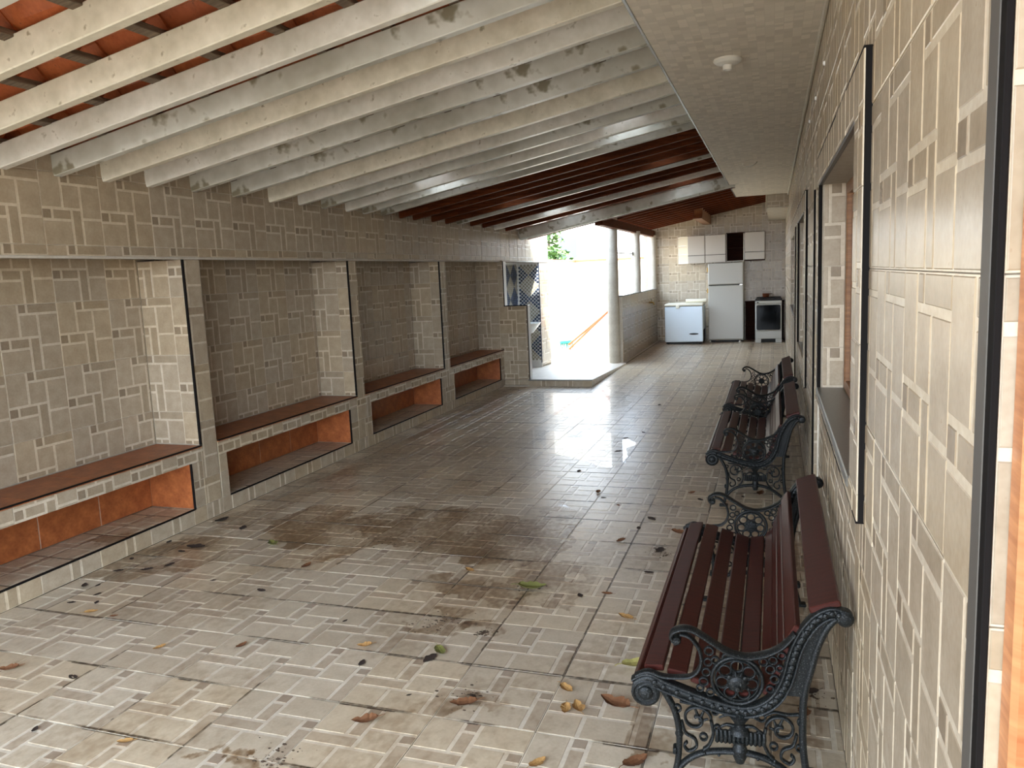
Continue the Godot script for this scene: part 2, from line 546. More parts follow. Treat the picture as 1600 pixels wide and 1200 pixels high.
# rectangles left when holes (u0,u1,v0,v1) are cut out of one rectangle
func cut(r: Array, holes: Array) -> Array:
	var todo := [r]
	for h in holes:
		var next := []
		for q in todo:
			if h[0] >= q[1] or h[1] <= q[0] or h[2] >= q[3] or h[3] <= q[2]:
				next.append(q)
				continue
			if h[2] > q[2]:
				next.append([q[0], q[1], q[2], h[2]])
			if h[3] < q[3]:
				next.append([q[0], q[1], h[3], q[3]])
			var lo := maxf(q[2], h[2])
			var hi := minf(q[3], h[3])
			if h[0] > q[0]:
				next.append([q[0], h[0], lo, hi])
			if h[1] < q[1]:
				next.append([h[1], q[1], lo, hi])
		todo = next
	return todo

# lays tiles over a rectangle w x h from org; grid lines fall on uo + k*T and vo + k*T. Returns what is past the limit as [mesh, transform].
func lay(parent: Node, called: String, org: Vector3, u: Vector3, up: Vector3, w: float, h: float, uo: float, vo: float, holes: Array, set_: String, budget: int, turned := false) -> int:
	var n := u.cross(up)
	var used := 0
	var rest := {}
	var i0 := floori((0.0 - uo) / T)
	var i1 := ceili((w - uo) / T)
	var j0 := floori((0.0 - vo) / T)
	var j1 := ceili((h - vo) / T)
	for j in range(j0, j1):
		for i in range(i0, i1):
			var cu := uo + i * T
			var cv := vo + j * T
			var r := [maxf(0.0, cu), minf(w, cu + T), maxf(0.0, cv), minf(h, cv + T)]
			if r[1] - r[0] < 0.012 or r[3] - r[2] < 0.012:
				continue
			for q in cut(r, holes):
				if q[1] - q[0] < 0.008 or q[3] - q[2] < 0.008:
					continue
				var m := tile_mesh(q[0] - cu, q[1] - cu, q[2] - cv, q[3] - cv, turned)
				var xf := Transform3D(Basis(u, up, n), org + u * cu + up * cv)
				# real tiles are never quite flush
				xf.origin += n * rng.randf_range(-0.0006, 0.0006)
				xf.basis = xf.basis.rotated(u, rng.randf_range(-0.0025, 0.0025)).rotated(up, rng.randf_range(-0.0025, 0.0025))
				var k := rng.randi() % 3
				if used < budget:
					var o := obj(called, m, mats["%s_%d" % [set_, k]], parent)
					o.transform = xf
					used += 1
				else:
					if not rest.has(k):
						rest[k] = begin()
					rest[k].append_from(m, 0, xf)
	for k in rest:
		var o := obj("far_" + called + "s", rest[k].commit(), mats["%s_%d" % [set_, k]], parent)
		o.set_meta("kind", "stuff")
	return used

func wall_core(parent: Node, org: Vector3, u: Vector3, up: Vector3, w: float, h: float, depth: float, holes: Array, m: Material, called := "core") -> void:
	# boxes behind the face, split round the holes
	var n := u.cross(up)
	var st := begin()
	for q in cut([0.0, w, 0.0, h], holes):
		var xf := Transform3D(Basis(u, up, n), org)
		box(st, Vector3(q[0], q[2], -depth), Vector3(q[1], q[3], 0), xf)
	obj(called, st.commit(), m, parent)

# ---------------------------------------------------------------- scene
func _ready() -> void:
	rng.seed = 12345
	# camera
	var cam := Camera3D.new()
	cam.name = "camera"
	add_child(cam)
	cam.fov = 52.589
	cam.near = 0.05
	cam.far = 200.0
	cam.position = Vector3(0, 1.5, 0)
	cam.basis = Basis(Vector3.UP, deg_to_rad(18.80)) * Basis(Vector3.RIGHT, deg_to_rad(-7.92)) * Basis(Vector3.BACK, deg_to_rad(-2.53))
	cam.current = true
	# bright overcast sky
	var env := Environment.new()
	env.background_mode = Environment.BG_SKY
	var sm := ProceduralSkyMaterial.new()
	sm.sky_top_color = Color(0.78, 0.87, 0.97)
	sm.sky_horizon_color = Color(0.95, 0.97, 0.99)
	sm.ground_bottom_color = Color(0.5, 0.48, 0.45)
	sm.ground_horizon_color = Color(0.75, 0.74, 0.72)
	var sky := Sky.new()
	sky.sky_material = sm
	env.sky = sky
	env.background_energy_multiplier = 4.5
	env.tonemap_mode = Environment.TONE_MAPPER_LINEAR
	env.tonemap_exposure = 3.15
	env.sdfgi_enabled = true
	env.ssao_enabled = true
	env.ssil_enabled = true
	var we := WorldEnvironment.new()
	we.name = "surroundings"
	we.environment = env
	add_child(we)
	# high hazy sun behind the viewer
	var sun := DirectionalLight3D.new()
	sun.name = "sun"
	add_child(sun)
	sun.light_energy = 2.4
	sun.light_color = Color(1.0, 0.97, 0.92)
	sun.light_angular_distance = 2.0
	sun.shadow_enabled = true
	sun.sky_mode = DirectionalLight3D.SKY_MODE_LIGHT_ONLY
	sun.look_at_from_position(Vector3.ZERO, Vector3(-0.4, -1.35, -0.7))

	make_materials()
	build_floor()
	build_left_wall()
	build_right_wall()
	build_kitchen_shell()
	build_roof()
	build_yard()
	build_benches()
	build_kitchen()
	build_sink()
	build_small()
	build_leaves()
	build_crumbs()

# ---------------------------------------------------------------- floor
func build_floor() -> void:
	var f := thing("floor", "beige stone patterned ceramic tile floor, stained and wet in places", "floor", Vector3.ZERO, 0.0, "", "structure")
	obj("screed", boxm(Vector3(-4.3, -0.3, -16.8), Vector3(0.45, -0.0035, 5.0)), mats.floor_grout, f)
	# nearest rows first
	var z1 := -1.2
	var w := XR - XL
	var xo := -1.4876 - XL
	var zo := fposmod(z1 + 2.2738, T)
	var used := lay(f, "floor_tile", Vector3(XL, -0.0058, z1), Vector3(1, 0, 0), Vector3(0, 0, -1), w, 15.4, xo - T * 8, -T + zo, [[0.0, XL * -1.0 - 2.28, 8.77, 15.4]], "floor_tile", 300, true)
	# plain tiles under and behind the viewer, never in the picture
	obj("threshold_paving", boxm(Vector3(-9.0, -0.2, -1.2), Vector3(9.0, 0.0, 9.0)), mats.court_paving, f)

# ---------------------------------------------------------------- left wall with niches and masonry benches
const NICHES := [[-2.18, -4.03], [-4.19, -6.04], [-6.19, -8.01], [-8.18, -10.05]]
const RECESS := [[-2.28, -3.93], [-4.27, -5.91], [-6.29, -7.90], [-8.28, -9.90]]

# tiles on the front plane of the left wall between two depths and two heights
func front_tiles(parent: Node, origin: Vector3, z0: float, z1: float, y0: float, y1: float, line: float, holes: Array, budget: int, shift := 0.0) -> int:
	return lay(parent, "wall_tile", Vector3(XL - 0.0058, y0, z0) - origin, Vector3(0, 0, -1), Vector3(0, 1, 0), z0 - z1, y1 - y0, fposmod(z0 + 3.44 + shift, T) - T, fposmod(line - y0, T) - T, holes, "wall_tile", budget)

func build_left_wall() -> void:
	var g: Material = mats.grout
	var U := Vector3(0, 0, -1)
	var Y := Vector3(0, 1, 0)
	var zn := -2.0          # near end of the piers, out of the picture
	var far := -12.45
	var w := thing("wall_left", "beige tiled back wall of the deep niches", "wall", Vector3.ZERO, 0.0, "", "structure")
	obj("core", boxm(Vector3(-4.1, 0, far), Vector3(XB - 0.006, 2.24, 1.0)), g, w)
	var b := 300
	for i in 4:
		var n: Array = NICHES[i]
		b -= lay(w, "wall_tile", Vector3(XB - 0.0058, 0.505, n[0]), U, Y, n[0] - n[1], 1.205, fposmod(n[0] + 3.40, T) - T, fposmod(1.462 - 0.505, T) - T, [], "wall_tile", maxi(b, 0))
	# lintel
	var l := thing("wall_lintel", "long tiled lintel over the niches under the rafter ends", "lintel", Vector3.ZERO, 0.0, "", "structure")
	obj("core", boxm(Vector3(XB - 0.005, 1.712, far), Vector3(XL - 0.006, 2.2, zn)), g, l)
	front_tiles(l, Vector3.ZERO, zn, far, 1.706, 2.225, 1.762, [], 150)
	obj("lintel_trim", boxm(Vector3(XL - 0.02, 1.692, far), Vector3(XL + 0.005, 1.706, zn), 0.002), mats.plaster, l)
	# piers between the niches
	var places := ["at the near end of the niche wall", "between the first and second niche", "between the second and third niche", "between the third and fourth niche"]
	for i in 4:
		var z0: float = NICHES[i - 1][1] if i > 0 else zn
		var z1: float = NICHES[i][0]
		var p := thing("pier", "slim tiled pier " + places[i], "pier", Vector3.ZERO, 0.0, "", "structure")
		obj("core", boxm(Vector3(XB - 0.005, 0, z1), Vector3(XL - 0.006, 1.692, z0 - 0.006)), g, p)
		front_tiles(p, Vector3.ZERO, z0, z1, 0.105, 1.692, 1.762, [], 20)
		front_tiles(p, Vector3.ZERO, z0, z1, 0.0, 0.105, 0.0, [], 4, 0.1)
		if i > 0:   # the jamb that faces the viewer
			lay(p, "jamb_tile", Vector3(XB, 0.505, z0 - 0.0058), Vector3(1, 0, 0), Y, XL - XB - 0.006, 1.187, -0.13, fposmod(1.46 - 0.505, T) - T, [], "wall_tile", 12)
			obj("edge_trim", boxm(Vector3(XL - 0.012, 0.503, z0 - 0.009), Vector3(XL + 0.004, 1.692, z0 + 0.003), 0.002), mats.black_trim, p)
	var pe := thing("pier", "tiled end pier of the niche wall beside the bright yard", "pier", Vector3.ZERO, 0.0, "", "structure")
	obj("core", boxm(Vector3(XB - 0.005, 0, far), Vector3(XL - 0.006, 1.692, -11.916)), g, pe)
	front_tiles(pe, Vector3.ZERO, -11.916, far, 0.05, 1.692, 1.762, [], 12)
	# masonry benches
	var words := ["nearest the viewer", "second from the viewer", "third from the viewer", "farthest, beside the stepped partition"]
	for i in 4:
		var n: Array = NICHES[i]
		var r: Array = RECESS[i]
		var org := Vector3(XB, 0, n[1])
		var t := thing("masonry_bench", "terracotta topped masonry bench with open recess in the niche " + words[i], "bench", org, 0.0, "masonry benches in the wall niches")
		var L: float = n[0] - n[1]
		var D := XL - XB
		obj("slab", boxm(Vector3(0.002, 0.405, 0.001), Vector3(D - 0.006, 0.488, L - 0.001)), g, t)
		obj("base", boxm(Vector3(0.002, 0, 0.001), Vector3(D - 0.006, 0.096, L - 0.001)), g, t)
		var a0: float = r[1] - n[1]
		var a1: float = r[0] - n[1]
		obj("end_block", boxm(Vector3(0.002, 0.09, 0.001), Vector3(D - 0.006, 0.41, a0 - 0.006)), g, t)
		obj("end_block", boxm(Vector3(0.002, 0.09, a1 + 0.006), Vector3(D - 0.006, 0.41, L - 0.001)), g, t)
		front_tiles(t, org, n[0], n[1], 0.105, 0.49, 1.762, [[n[0] - r[0], n[0] - r[1], -1.0, 0.295]], 30)
		front_tiles(t, org, n[0], n[1], 0.0, 0.105, 0.0, [], 12, 0.1)
		var P := 0.415
		var z := 0.0
		while z < L - 0.02:
			var z2 := minf(L, z + P)
			obj("seat_tile", boxm(Vector3(0.002, 0.488, z + 0.0015), Vector3(D + 0.008, 0.5, z2 - 0.0015), 0.002), mats.terracotta_seat, t)
			z = z2
		z = a0
		while z < a1 - 0.02:
			var z2 := minf(a1, z + P)
			obj("recess_tile", boxm(Vector3(0.002, 0.105, z + 0.002), Vector3(0.012, 0.405, z2 - 0.002), 0.002), mats.terracotta, t)
			z = z2
		obj("recess_joint", boxm(Vector3(0.001, 0.105, a0), Vector3(0.010, 0.405, a1)), g, t)
		obj("recess_tile", boxm(Vector3(0.012, 0.105, a0 - 0.006), Vector3(D - 0.008, 0.4, a0 + 0.004), 0.002), mats.terracotta, t)
		obj("recess_tile", boxm(Vector3(0.012, 0.105, a1 - 0.004), Vector3(D - 0.008, 0.4, a1 + 0.006), 0.002), mats.terracotta, t)
		lay(t, "ledge_tile", Vector3(0.01, 0.097, a1), Vector3(1, 0, 0), Vector3(0, 0, -1), D - 0.015, a1 - a0, 0.0, 0.0, [], "floor_tile", 30, true)
		obj("nosing", boxm(Vector3(D - 0.004, 0.494, 0), Vector3(D + 0.01, 0.502, L), 0.001), mats.black_trim, t)
		obj("edge_trim", boxm(Vector3(D - 0.012, 0.098, a0 + 0.004), Vector3(D + 0.003, 0.106, a1), 0.001), mats.black_trim, t)
		obj("edge_trim", boxm(Vector3(D - 0.012, 0.1, a0 - 0.001), Vector3(D + 0.003, 0.4, a0 + 0.007), 0.001), mats.black_trim, t)
	# stepped partition that closes the last niche
	var p := thing("wall_partition", "low stepped tiled partition between last niche and sink corner", "wall", Vector3.ZERO, 0.0, "", "structure")
	obj("core", boxm(Vector3(XB - 0.01, 0, -10.165), Vector3(-3.168, 1.09, -10.056)), g, p)
	obj("core", boxm(Vector3(XB - 0.01, 1.08, -10.165), Vector3(-3.488, 1.71, -10.056)), g, p)
	lay(p, "wall_tile", Vector3(XB, 0.0, -10.0558), Vector3(1, 0, 0), Y, -3.165 - XB, 1.71, -0.05, 1.46 - T * 4, [[-3.485 - XB, 3.0, 1.095, 3.0]], "wall_tile", 60)
	obj("end_strip", boxm(Vector3(-3.168, 0, -10.165), Vector3(-3.155, 1.1, -10.056), 0.002), mats.porcelain, p)
	obj("end_strip", boxm(Vector3(-3.488, 1.1, -10.165), Vector3(-3.475, 1.7, -10.056), 0.002), mats.porcelain, p)
	obj("edge_trim", boxm(Vector3(-3.164, 0, -10.06), Vector3(-3.154, 1.1, -10.045), 0.002), mats.black_trim, p)
	obj("edge_trim", boxm(Vector3(-3.49, 1.09, -10.06), Vector3(-3.154, 1.102, -10.045), 0.002), mats.black_trim, p)
	obj("edge_trim", boxm(Vector3(-3.486, 1.1, -10.06), Vector3(-3.476, 1.7, -10.045), 0.002), mats.black_trim, p)

# ---------------------------------------------------------------- right wall
func build_right_wall() -> void:
	var w := thing("wall_right", "long glossy beige tiled house wall with windows and doors", "wall", Vector3.ZERO, 0.0, "", "structure")
	var U := Vector3(0, 0, 1)
	var Y := Vector3(0, 1, 0)
	var z0 := ZK
	var W := -0.9 - z0
	var win := [[-3.85, -2.225, 0.92, 1.845], [-7.2, -5.83, 0.82, 1.84], [-11.1, -9.2, 0.95, 1.81]]
	var doors := [[-4.62, -4.05, 0.0, 1.89], [-8.66, -8.03, 0.0, 1.87]]
	var holes := []
	for q in win + doors:
		holes.append([q[0] - z0, q[1] - z0, q[2], q[3]])
	wall_core(w, Vector3(XR + 0.006, 0, z0), U, Y, W, 2.56, 0.2, holes, mats.grout)
	obj("core", boxm(Vector3(XR + 0.006, 1.99, -0.9), Vector3(XR + 0.2, 2.56, 0.0)), mats.grout, w)
	obj("core", boxm(Vector3(XR + 0.006, 0, 0.0), Vector3(XR + 0.2, 2.56, 0.15)), mats.grout, w)
	# raised tiled surrounds of the two nearer windows
	var sur := [[-4.02, -2.02, 0.86, 1.98, 0], [-7.42, -5.58, 0.66, 1.97, 1]]
	var th := holes.duplicate()
	for s in sur:
		th.append([s[0] - z0, s[1] - z0, s[2], s[3]])
	# tiles: nearest columns first, so lay in slices from the near end
	var b := 300
	var slices := [[-2.1, -0.951], [-4.7, -2.1], [-9.0, -4.7], [ZK, -9.0]]
	for s in slices:
		var hs := []
		for h in th:
			hs.append([h[0] + z0 - s[0], h[1] + z0 - s[0], h[2], h[3]])
		b -= lay(w, "wall_tile", Vector3(XR + 0.0058, 0, s[0]), U, Y, s[1] - s[0], 2.56, fposmod(-1.1 - s[0], T) - T, 1.48 - 4 * T, hs, "wall_tile", maxi(b, 0))
	for s in sur:
		var q: Array = win[s[4]]
		var o: float = s[0]
		lay(w, "surround_tile", Vector3(XR - 0.012, s[2], o), U, Y, s[1] - o, s[3] - s[2], 0.05, 0.07, [[q[0] - o, q[1] - o, q[2] - s[2], q[3] - s[2]]], "wall_tile", 40)
		# backing of the surround and its dark edges
		wall_core(w, Vector3(XR - 0.012, s[2], o), U, Y, s[1] - o, s[3] - s[2], 0.018, [[q[0] - o, q[1] - o, q[2] - s[2], q[3] - s[2]]], mats.grout, "surround_backing")
		obj("edge_trim", boxm(Vector3(XR - 0.0135, s[2], s[1] - 0.002), Vector3(XR + 0.003, s[3], s[1] + 0.008), 0.002), mats.black_trim, w)
		obj("edge_trim", boxm(Vector3(XR - 0.018, s[3] - 0.002, o), Vector3(XR + 0.002, s[3] + 0.004, s[1]), 0.001), mats.black_trim, w)
		obj("edge_trim", boxm(Vector3(XR - 0.018, s[2] - 0.004, o), Vector3(XR + 0.002, s[2] + 0.002, s[1]), 0.001), mats.black_trim, w)
		obj("edge_trim", boxm(Vector3(XR - 0.02, q[2], q[0] - 0.008), Vector3(XR - 0.004, q[3], q[0] + 0.004), 0.002), mats.black_trim, w)
		obj("edge_trim", boxm(Vector3(XR - 0.02, q[3] - 0.004, q[0]), Vector3(XR - 0.004, q[3] + 0.008, q[1]), 0.002), mats.grey_trim, w)
	for q in doors:
		obj("edge_trim", boxm(Vector3(XR - 0.006, 0, q[0] - 0.012), Vector3(XR + 0.01, q[3], q[0] + 0.002), 0.002), mats.black_trim, w)
		obj("edge_trim", boxm(Vector3(XR - 0.006, 0, q[1] - 0.002), Vector3(XR + 0.01, q[3], q[1] + 0.012), 0.002), mats.plaster, w)
	# reveals facing the viewer (far jambs), tiled
	for q in win + doors:
		lay(w, "reveal_tile", Vector3(XR + 0.004, q[2], q[0] + 0.0002), Vector3(1, 0, 0), Y, 0.09, q[3] - q[2], -0.1, fposmod(1.48 - q[2], T) - T, [], "wall_tile", 12)
	# near edge of the wall: dark two step profile and the jamb of the doorway beside the viewer
	obj("edge_trim", boxm(Vector3(XR - 0.002, 0, -0.95), Vector3(XR + 0.008, 2.0, -0.913), 0.001), mats.grey_trim, w)
	obj("edge_trim", boxm(Vector3(XR - 0.001, 0, -0.913), Vector3(XR + 0.006, 2.0, -0.892), 0.001), mats.black_trim, w)
	lay(w, "reveal_tile", Vector3(XR + 0.006, 0, -0.9), Vector3(1, 0, 0), Y, 0.06, 2.0, -0.2, 1.48 - 4 * T, [], "wall_tile", 12)
	# windows and doors
	for i in 3:
		var q: Array = win[i]
		var label: String = ["wooden casement window with grey stone sill beside the near iron bench", "wooden window in tiled surround past the first doorway", "small dark wooden window near the kitchen end of the wall"][i]
		var o := thing("window_%d" % (i + 1), label, "window", Vector3(XR + 0.095, q[2], q[0]), 0.0, "", "structure")
		var L: float = q[1] - q[0]
		var Hh: float = q[3] - q[2]
		var fm: Material = mats.window_wood if i == 0 else mats.brown_wood
		for e in [[Vector3(0, 0, 0), Vector3(0.09, Hh, 0.05)], [Vector3(0, 0, L - 0.05), Vector3(0.09, Hh, L)], [Vector3(0, Hh - 0.05, 0.05), Vector3(0.09, Hh, L - 0.05)], [Vector3(0, 0, 0.05), Vector3(0.09, 0.04, L - 0.05)]]:
			obj("frame_bar", boxm(e[0], e[1], 0.004), fm, o)
		var leaves := 4 if i == 0 else 3
		var lw := (L - 0.1) / leaves
		for k in leaves:
			var leaf := Node3D.new()
			leaf.name = "casement"
			o.add_child(leaf, true)
			leaf.position = Vector3(0.02 if k % 2 == 0 else 0.05, 0.045, 0.05 + lw * k)
			var lh := Hh - 0.1
			obj("stile", boxm(Vector3(0, 0, 0.001), Vector3(0.028, lh, 0.05), 0.003), fm, leaf)
			obj("stile", boxm(Vector3(0, 0, lw - 0.05), Vector3(0.028, lh, lw - 0.001), 0.003), fm, leaf)
			for r in 4:
				var y := r * (lh - 0.05) / 3.0
				var hh := 0.05 if r == 0 or r == 3 else 0.018
				obj("rail", boxm(Vector3(0.002, y, 0.05), Vector3(0.026, y + hh, lw - 0.05), 0.003), fm if r == 0 or r == 3 else mats.plaster, leaf)
				if r < 3:
					obj("pane", boxm(Vector3(0.012, y + hh, 0.045), Vector3(0.015, y + (lh - 0.05) / 3.0 + 0.004, lw - 0.045)), mats.window_glass, leaf)
		# stone sill
		obj("window_sill", boxm(Vector3(-0.118 if i == 0 else -0.1, -0.03, 0.002), Vector3(0.0, 0.003, L - 0.002), 0.004), mats.granite, o)
	for i in 2:
		var q: Array = doors[i]
		var o := thing("door_%d" % (i + 1), ["narrow dark wooden door between the two nearer windows", "dark wooden door past the second window"][i], "door", Vector3(XR + 0.1, 0, q[0]), 0.0, "", "structure")
		var L: float = q[1] - q[0]
		obj("frame_bar", boxm(Vector3(0, 0, 0), Vector3(0.08, q[3], 0.05), 0.004), mats.brown_wood, o)
		obj("frame_bar", boxm(Vector3(0, 0, L - 0.05), Vector3(0.08, q[3], L), 0.004), mats.brown_wood, o)
		obj("frame_bar", boxm(Vector3(0, q[3] - 0.05, 0.05), Vector3(0.08, q[3], L - 0.05), 0.004), mats.brown_wood, o)
		obj("leaf", boxm(Vector3(0.03, 0.01, 0.052), Vector3(0.065, q[3] - 0.052, L - 0.052), 0.004), mats.brown_wood, o)
		for y in [0.2, 1.0]:
			obj("door_panel", boxm(Vector3(0.022, y, 0.12), Vector3(0.036, y + 0.65, L - 0.12), 0.008), mats.brown_wood, o)
	var d := thing("door_3", "orange brown wooden door frame at the right edge beside the viewer", "door", Vector3(XR + 0.019, 0, -0.9), 0.0, "", "structure")
	obj("frame_bar", boxm(Vector3(0, 0, 0.006), Vector3(0.14, 1.99, 0.05), 0.006), mats.frame_wood, d)
	obj("stop_bar", boxm(Vector3(0.02, 0, 0.05), Vector3(0.14, 1.99, 0.07), 0.004), mats.frame_wood, d)
	obj("frame_bar", boxm(Vector3(0, 0, 0.85), Vector3(0.14, 1.99, 0.9), 0.006), mats.frame_wood, d)
	obj("leaf", boxm(Vector3(0.1, 0.01, 0.07), Vector3(0.135, 1.985, 0.85), 0.004), mats.frame_wood, d)
	# the rooms behind the windows are closed and dark
	var r := thing("wall_inside", "plain inner wall of the rooms behind the windows", "wall", Vector3.ZERO, 0.0, "", "structure")
	obj("inner_wall", boxm(Vector3(2.6, 0, ZK - 0.2), Vector3(2.75, 2.7, 0.15)), mats.plaster, r)
	obj("inner_floor", boxm(Vector3(XR + 0.2, -0.2, ZK - 0.2), Vector3(2.7, 0.0, 0.15)), mats.yard_paving, r)
	obj("inner_ceiling", boxm(Vector3(XR + 0.2, 2.56, ZK - 0.2), Vector3(2.7, 2.7, 0.15)), mats.plaster, r)
	obj("inner_end", boxm(Vector3(XR + 0.2, 0, 0.05), Vector3(2.7, 2.6, 0.15)), mats.plaster, r)
	# flat ceiling strip
	var c := thing("ceiling", "flat grey beige ceiling strip with fine mosaic print along the house wall", "ceiling", Vector3.ZERO, 0.0, "", "structure")
	obj("slab", boxm(Vector3(-0.56, 2.56, -12.85), Vector3(XR + 0.3, 2.76, ZF)), mats.ceiling_print, c)
	obj("edge_trim", boxm(Vector3(-0.575, 2.556, -12.85), Vector3(-0.559, 2.6, ZF), 0.003), mats.steel, c)
	obj("cornice", boxm(Vector3(XR - 0.02, 2.535, -12.85), Vector3(XR + 0.001, 2.56, -0.9), 0.006), mats.plaster, c)

# ---------------------------------------------------------------- kitchen shell
func build_kitchen_shell() -> void:
	var Y := Vector3(0, 1, 0)
	var w := thing("wall_back", "beige tiled kitchen wall behind the white appliances", "wall", Vector3.ZERO, 0.0, "", "structure")
	obj("core", boxm(Vector3(-2.6, 0, ZK - 0.2), Vector3(0.45, 2.36, ZK - 0.006)), mats.grout, w)
	var gable := begin()
	for k in 12:
		var xa := -2.6 + k * 0.255
		box(gable, Vector3(xa, 2.3, ZK - 0.2), Vector3(xa + 0.255, roof_y(xa) + 0.135, ZK - 0.006))
	obj("gable", gable.commit(), mats.grout, w)
	lay(w, "wall_tile", Vector3(-2.45, 0, ZK - 0.0058), Vector3(1, 0, 0), Y, XR + 2.45, 2.95, 0.0, 0.12 - T, [], "wall_tile", 100)
	# low wall towards the yard
	var l := thing("wall_low", "waist high tiled wall between the kitchen and the bright yard", "wall", Vector3.ZERO, 0.0, "", "structure")
	obj("core", boxm(Vector3(-2.475, 0, ZK), Vector3(-2.346, 1.085, -12.6)), mats.white_wall, l)
	lay(l, "wall_tile", Vector3(-2.3458, 0, -12.6), Vector3(0, 0, -1), Y, 4.0, 1.085, 0.1, 0.02 - T, [], "wall_tile", 60)
	obj("coping", boxm(Vector3(-2.49, 1.085, ZK), Vector3(-2.325, 1.105, -12.6), 0.004), mats.granite, l)
	# dropped tiled box under the end of the ceiling
	var b := thing("wall_bulkhead", "boxed tiled bulkhead at the end of the ceiling strip", "bulkhead", Vector3.ZERO, 0.0, "", "structure")
	obj("core", boxm(Vector3(-0.11, 2.36, ZK), Vector3(XR + 0.2, 2.76, -12.86)), mats.plaster, b)
	lay(b, "wall_tile", Vector3(-0.1, 2.365, -12.858), Vector3(1, 0, 0), Y, XR + 0.1, 0.195, 0.0, -0.1, [], "wall_tile", 6)
	obj("edge_trim", boxm(Vector3(-0.125, 2.3, -12.87), Vector3(-0.105, 2.56, -12.845), 0.003), mats.plaster, b)

# ---------------------------------------------------------------- roof
const RAFTERS := [[-1.12, 0], [-1.46, 0], [-1.80, 0], [-2.16, 2], [-2.51, 2], [-2.85, 0], [-3.16, 1], [-3.47, 2], [-3.79, 0], [-4.17, 1], [-4.57, 1], [-4.98, 2], [-5.36, 0], [-5.69, 1], [-6.07, 0], [-6.37, 1], [-6.72, 1],
	[-7.10, 9], [-7.41, 9], [-7.87, 9], [-8.25, 9], [-8.59, 1], [-9.02, 9], [-9.44, 9], [-9.88, 0], [-10.35, 9]]
const CLEAR := [[-1.2, -2.66], [-1.2, -6.19], [-1.2, -8.05], [-1.2, -10.15], [-1.2, -10.6], [-2.72, -6.19], [-2.72, -8.05], [-2.75, -9.68], [-2.75, -10.6]]

func roof_y(x: float) -> float:      # underside of the rafters
	return 2.115 + SLOPE * (x - XL)

func roof_tile_mesh() -> ArrayMesh:
	# one pan and cover tile; +x runs up the slope, z across
	var st := begin()
	var prof := []
	for i in 7:
		var s := i / 6.0
		prof.append(Vector2(-0.105 + 0.13 * s, -0.046 * sin(PI * s)))
	for i in range(1, 6):
		var s := i / 5.0
		prof.append(Vector2(0.025 + 0.092 * s, 0.036 * sin(PI * s)))
	var L := 0.40
	var th := 0.011
	for i in prof.size() - 1:
		var a: Vector2 = prof[i]
		var b: Vector2 = prof[i + 1]
		var d := (b - a).normalized()
		var n := Vector3(0, d.x, -d.y)
		var A := Vector3(0, a.y, a.x)
		var B := Vector3(0, b.y, b.x)
		var lx := Vector3(L, 0.0, 0)
		var o := n * th
		quad(st, A, B, B + lx, A + lx, -n)
		quad(st, A + o, B + o, B + lx + o, A + lx + o, n)
		quad(st, A, B, B + o, A + o, Vector3(-1, 0, 0))
		quad(st, A + lx, B + lx, B + lx + o, A + lx + o, Vector3(1, 0, 0))
	return st.commit()

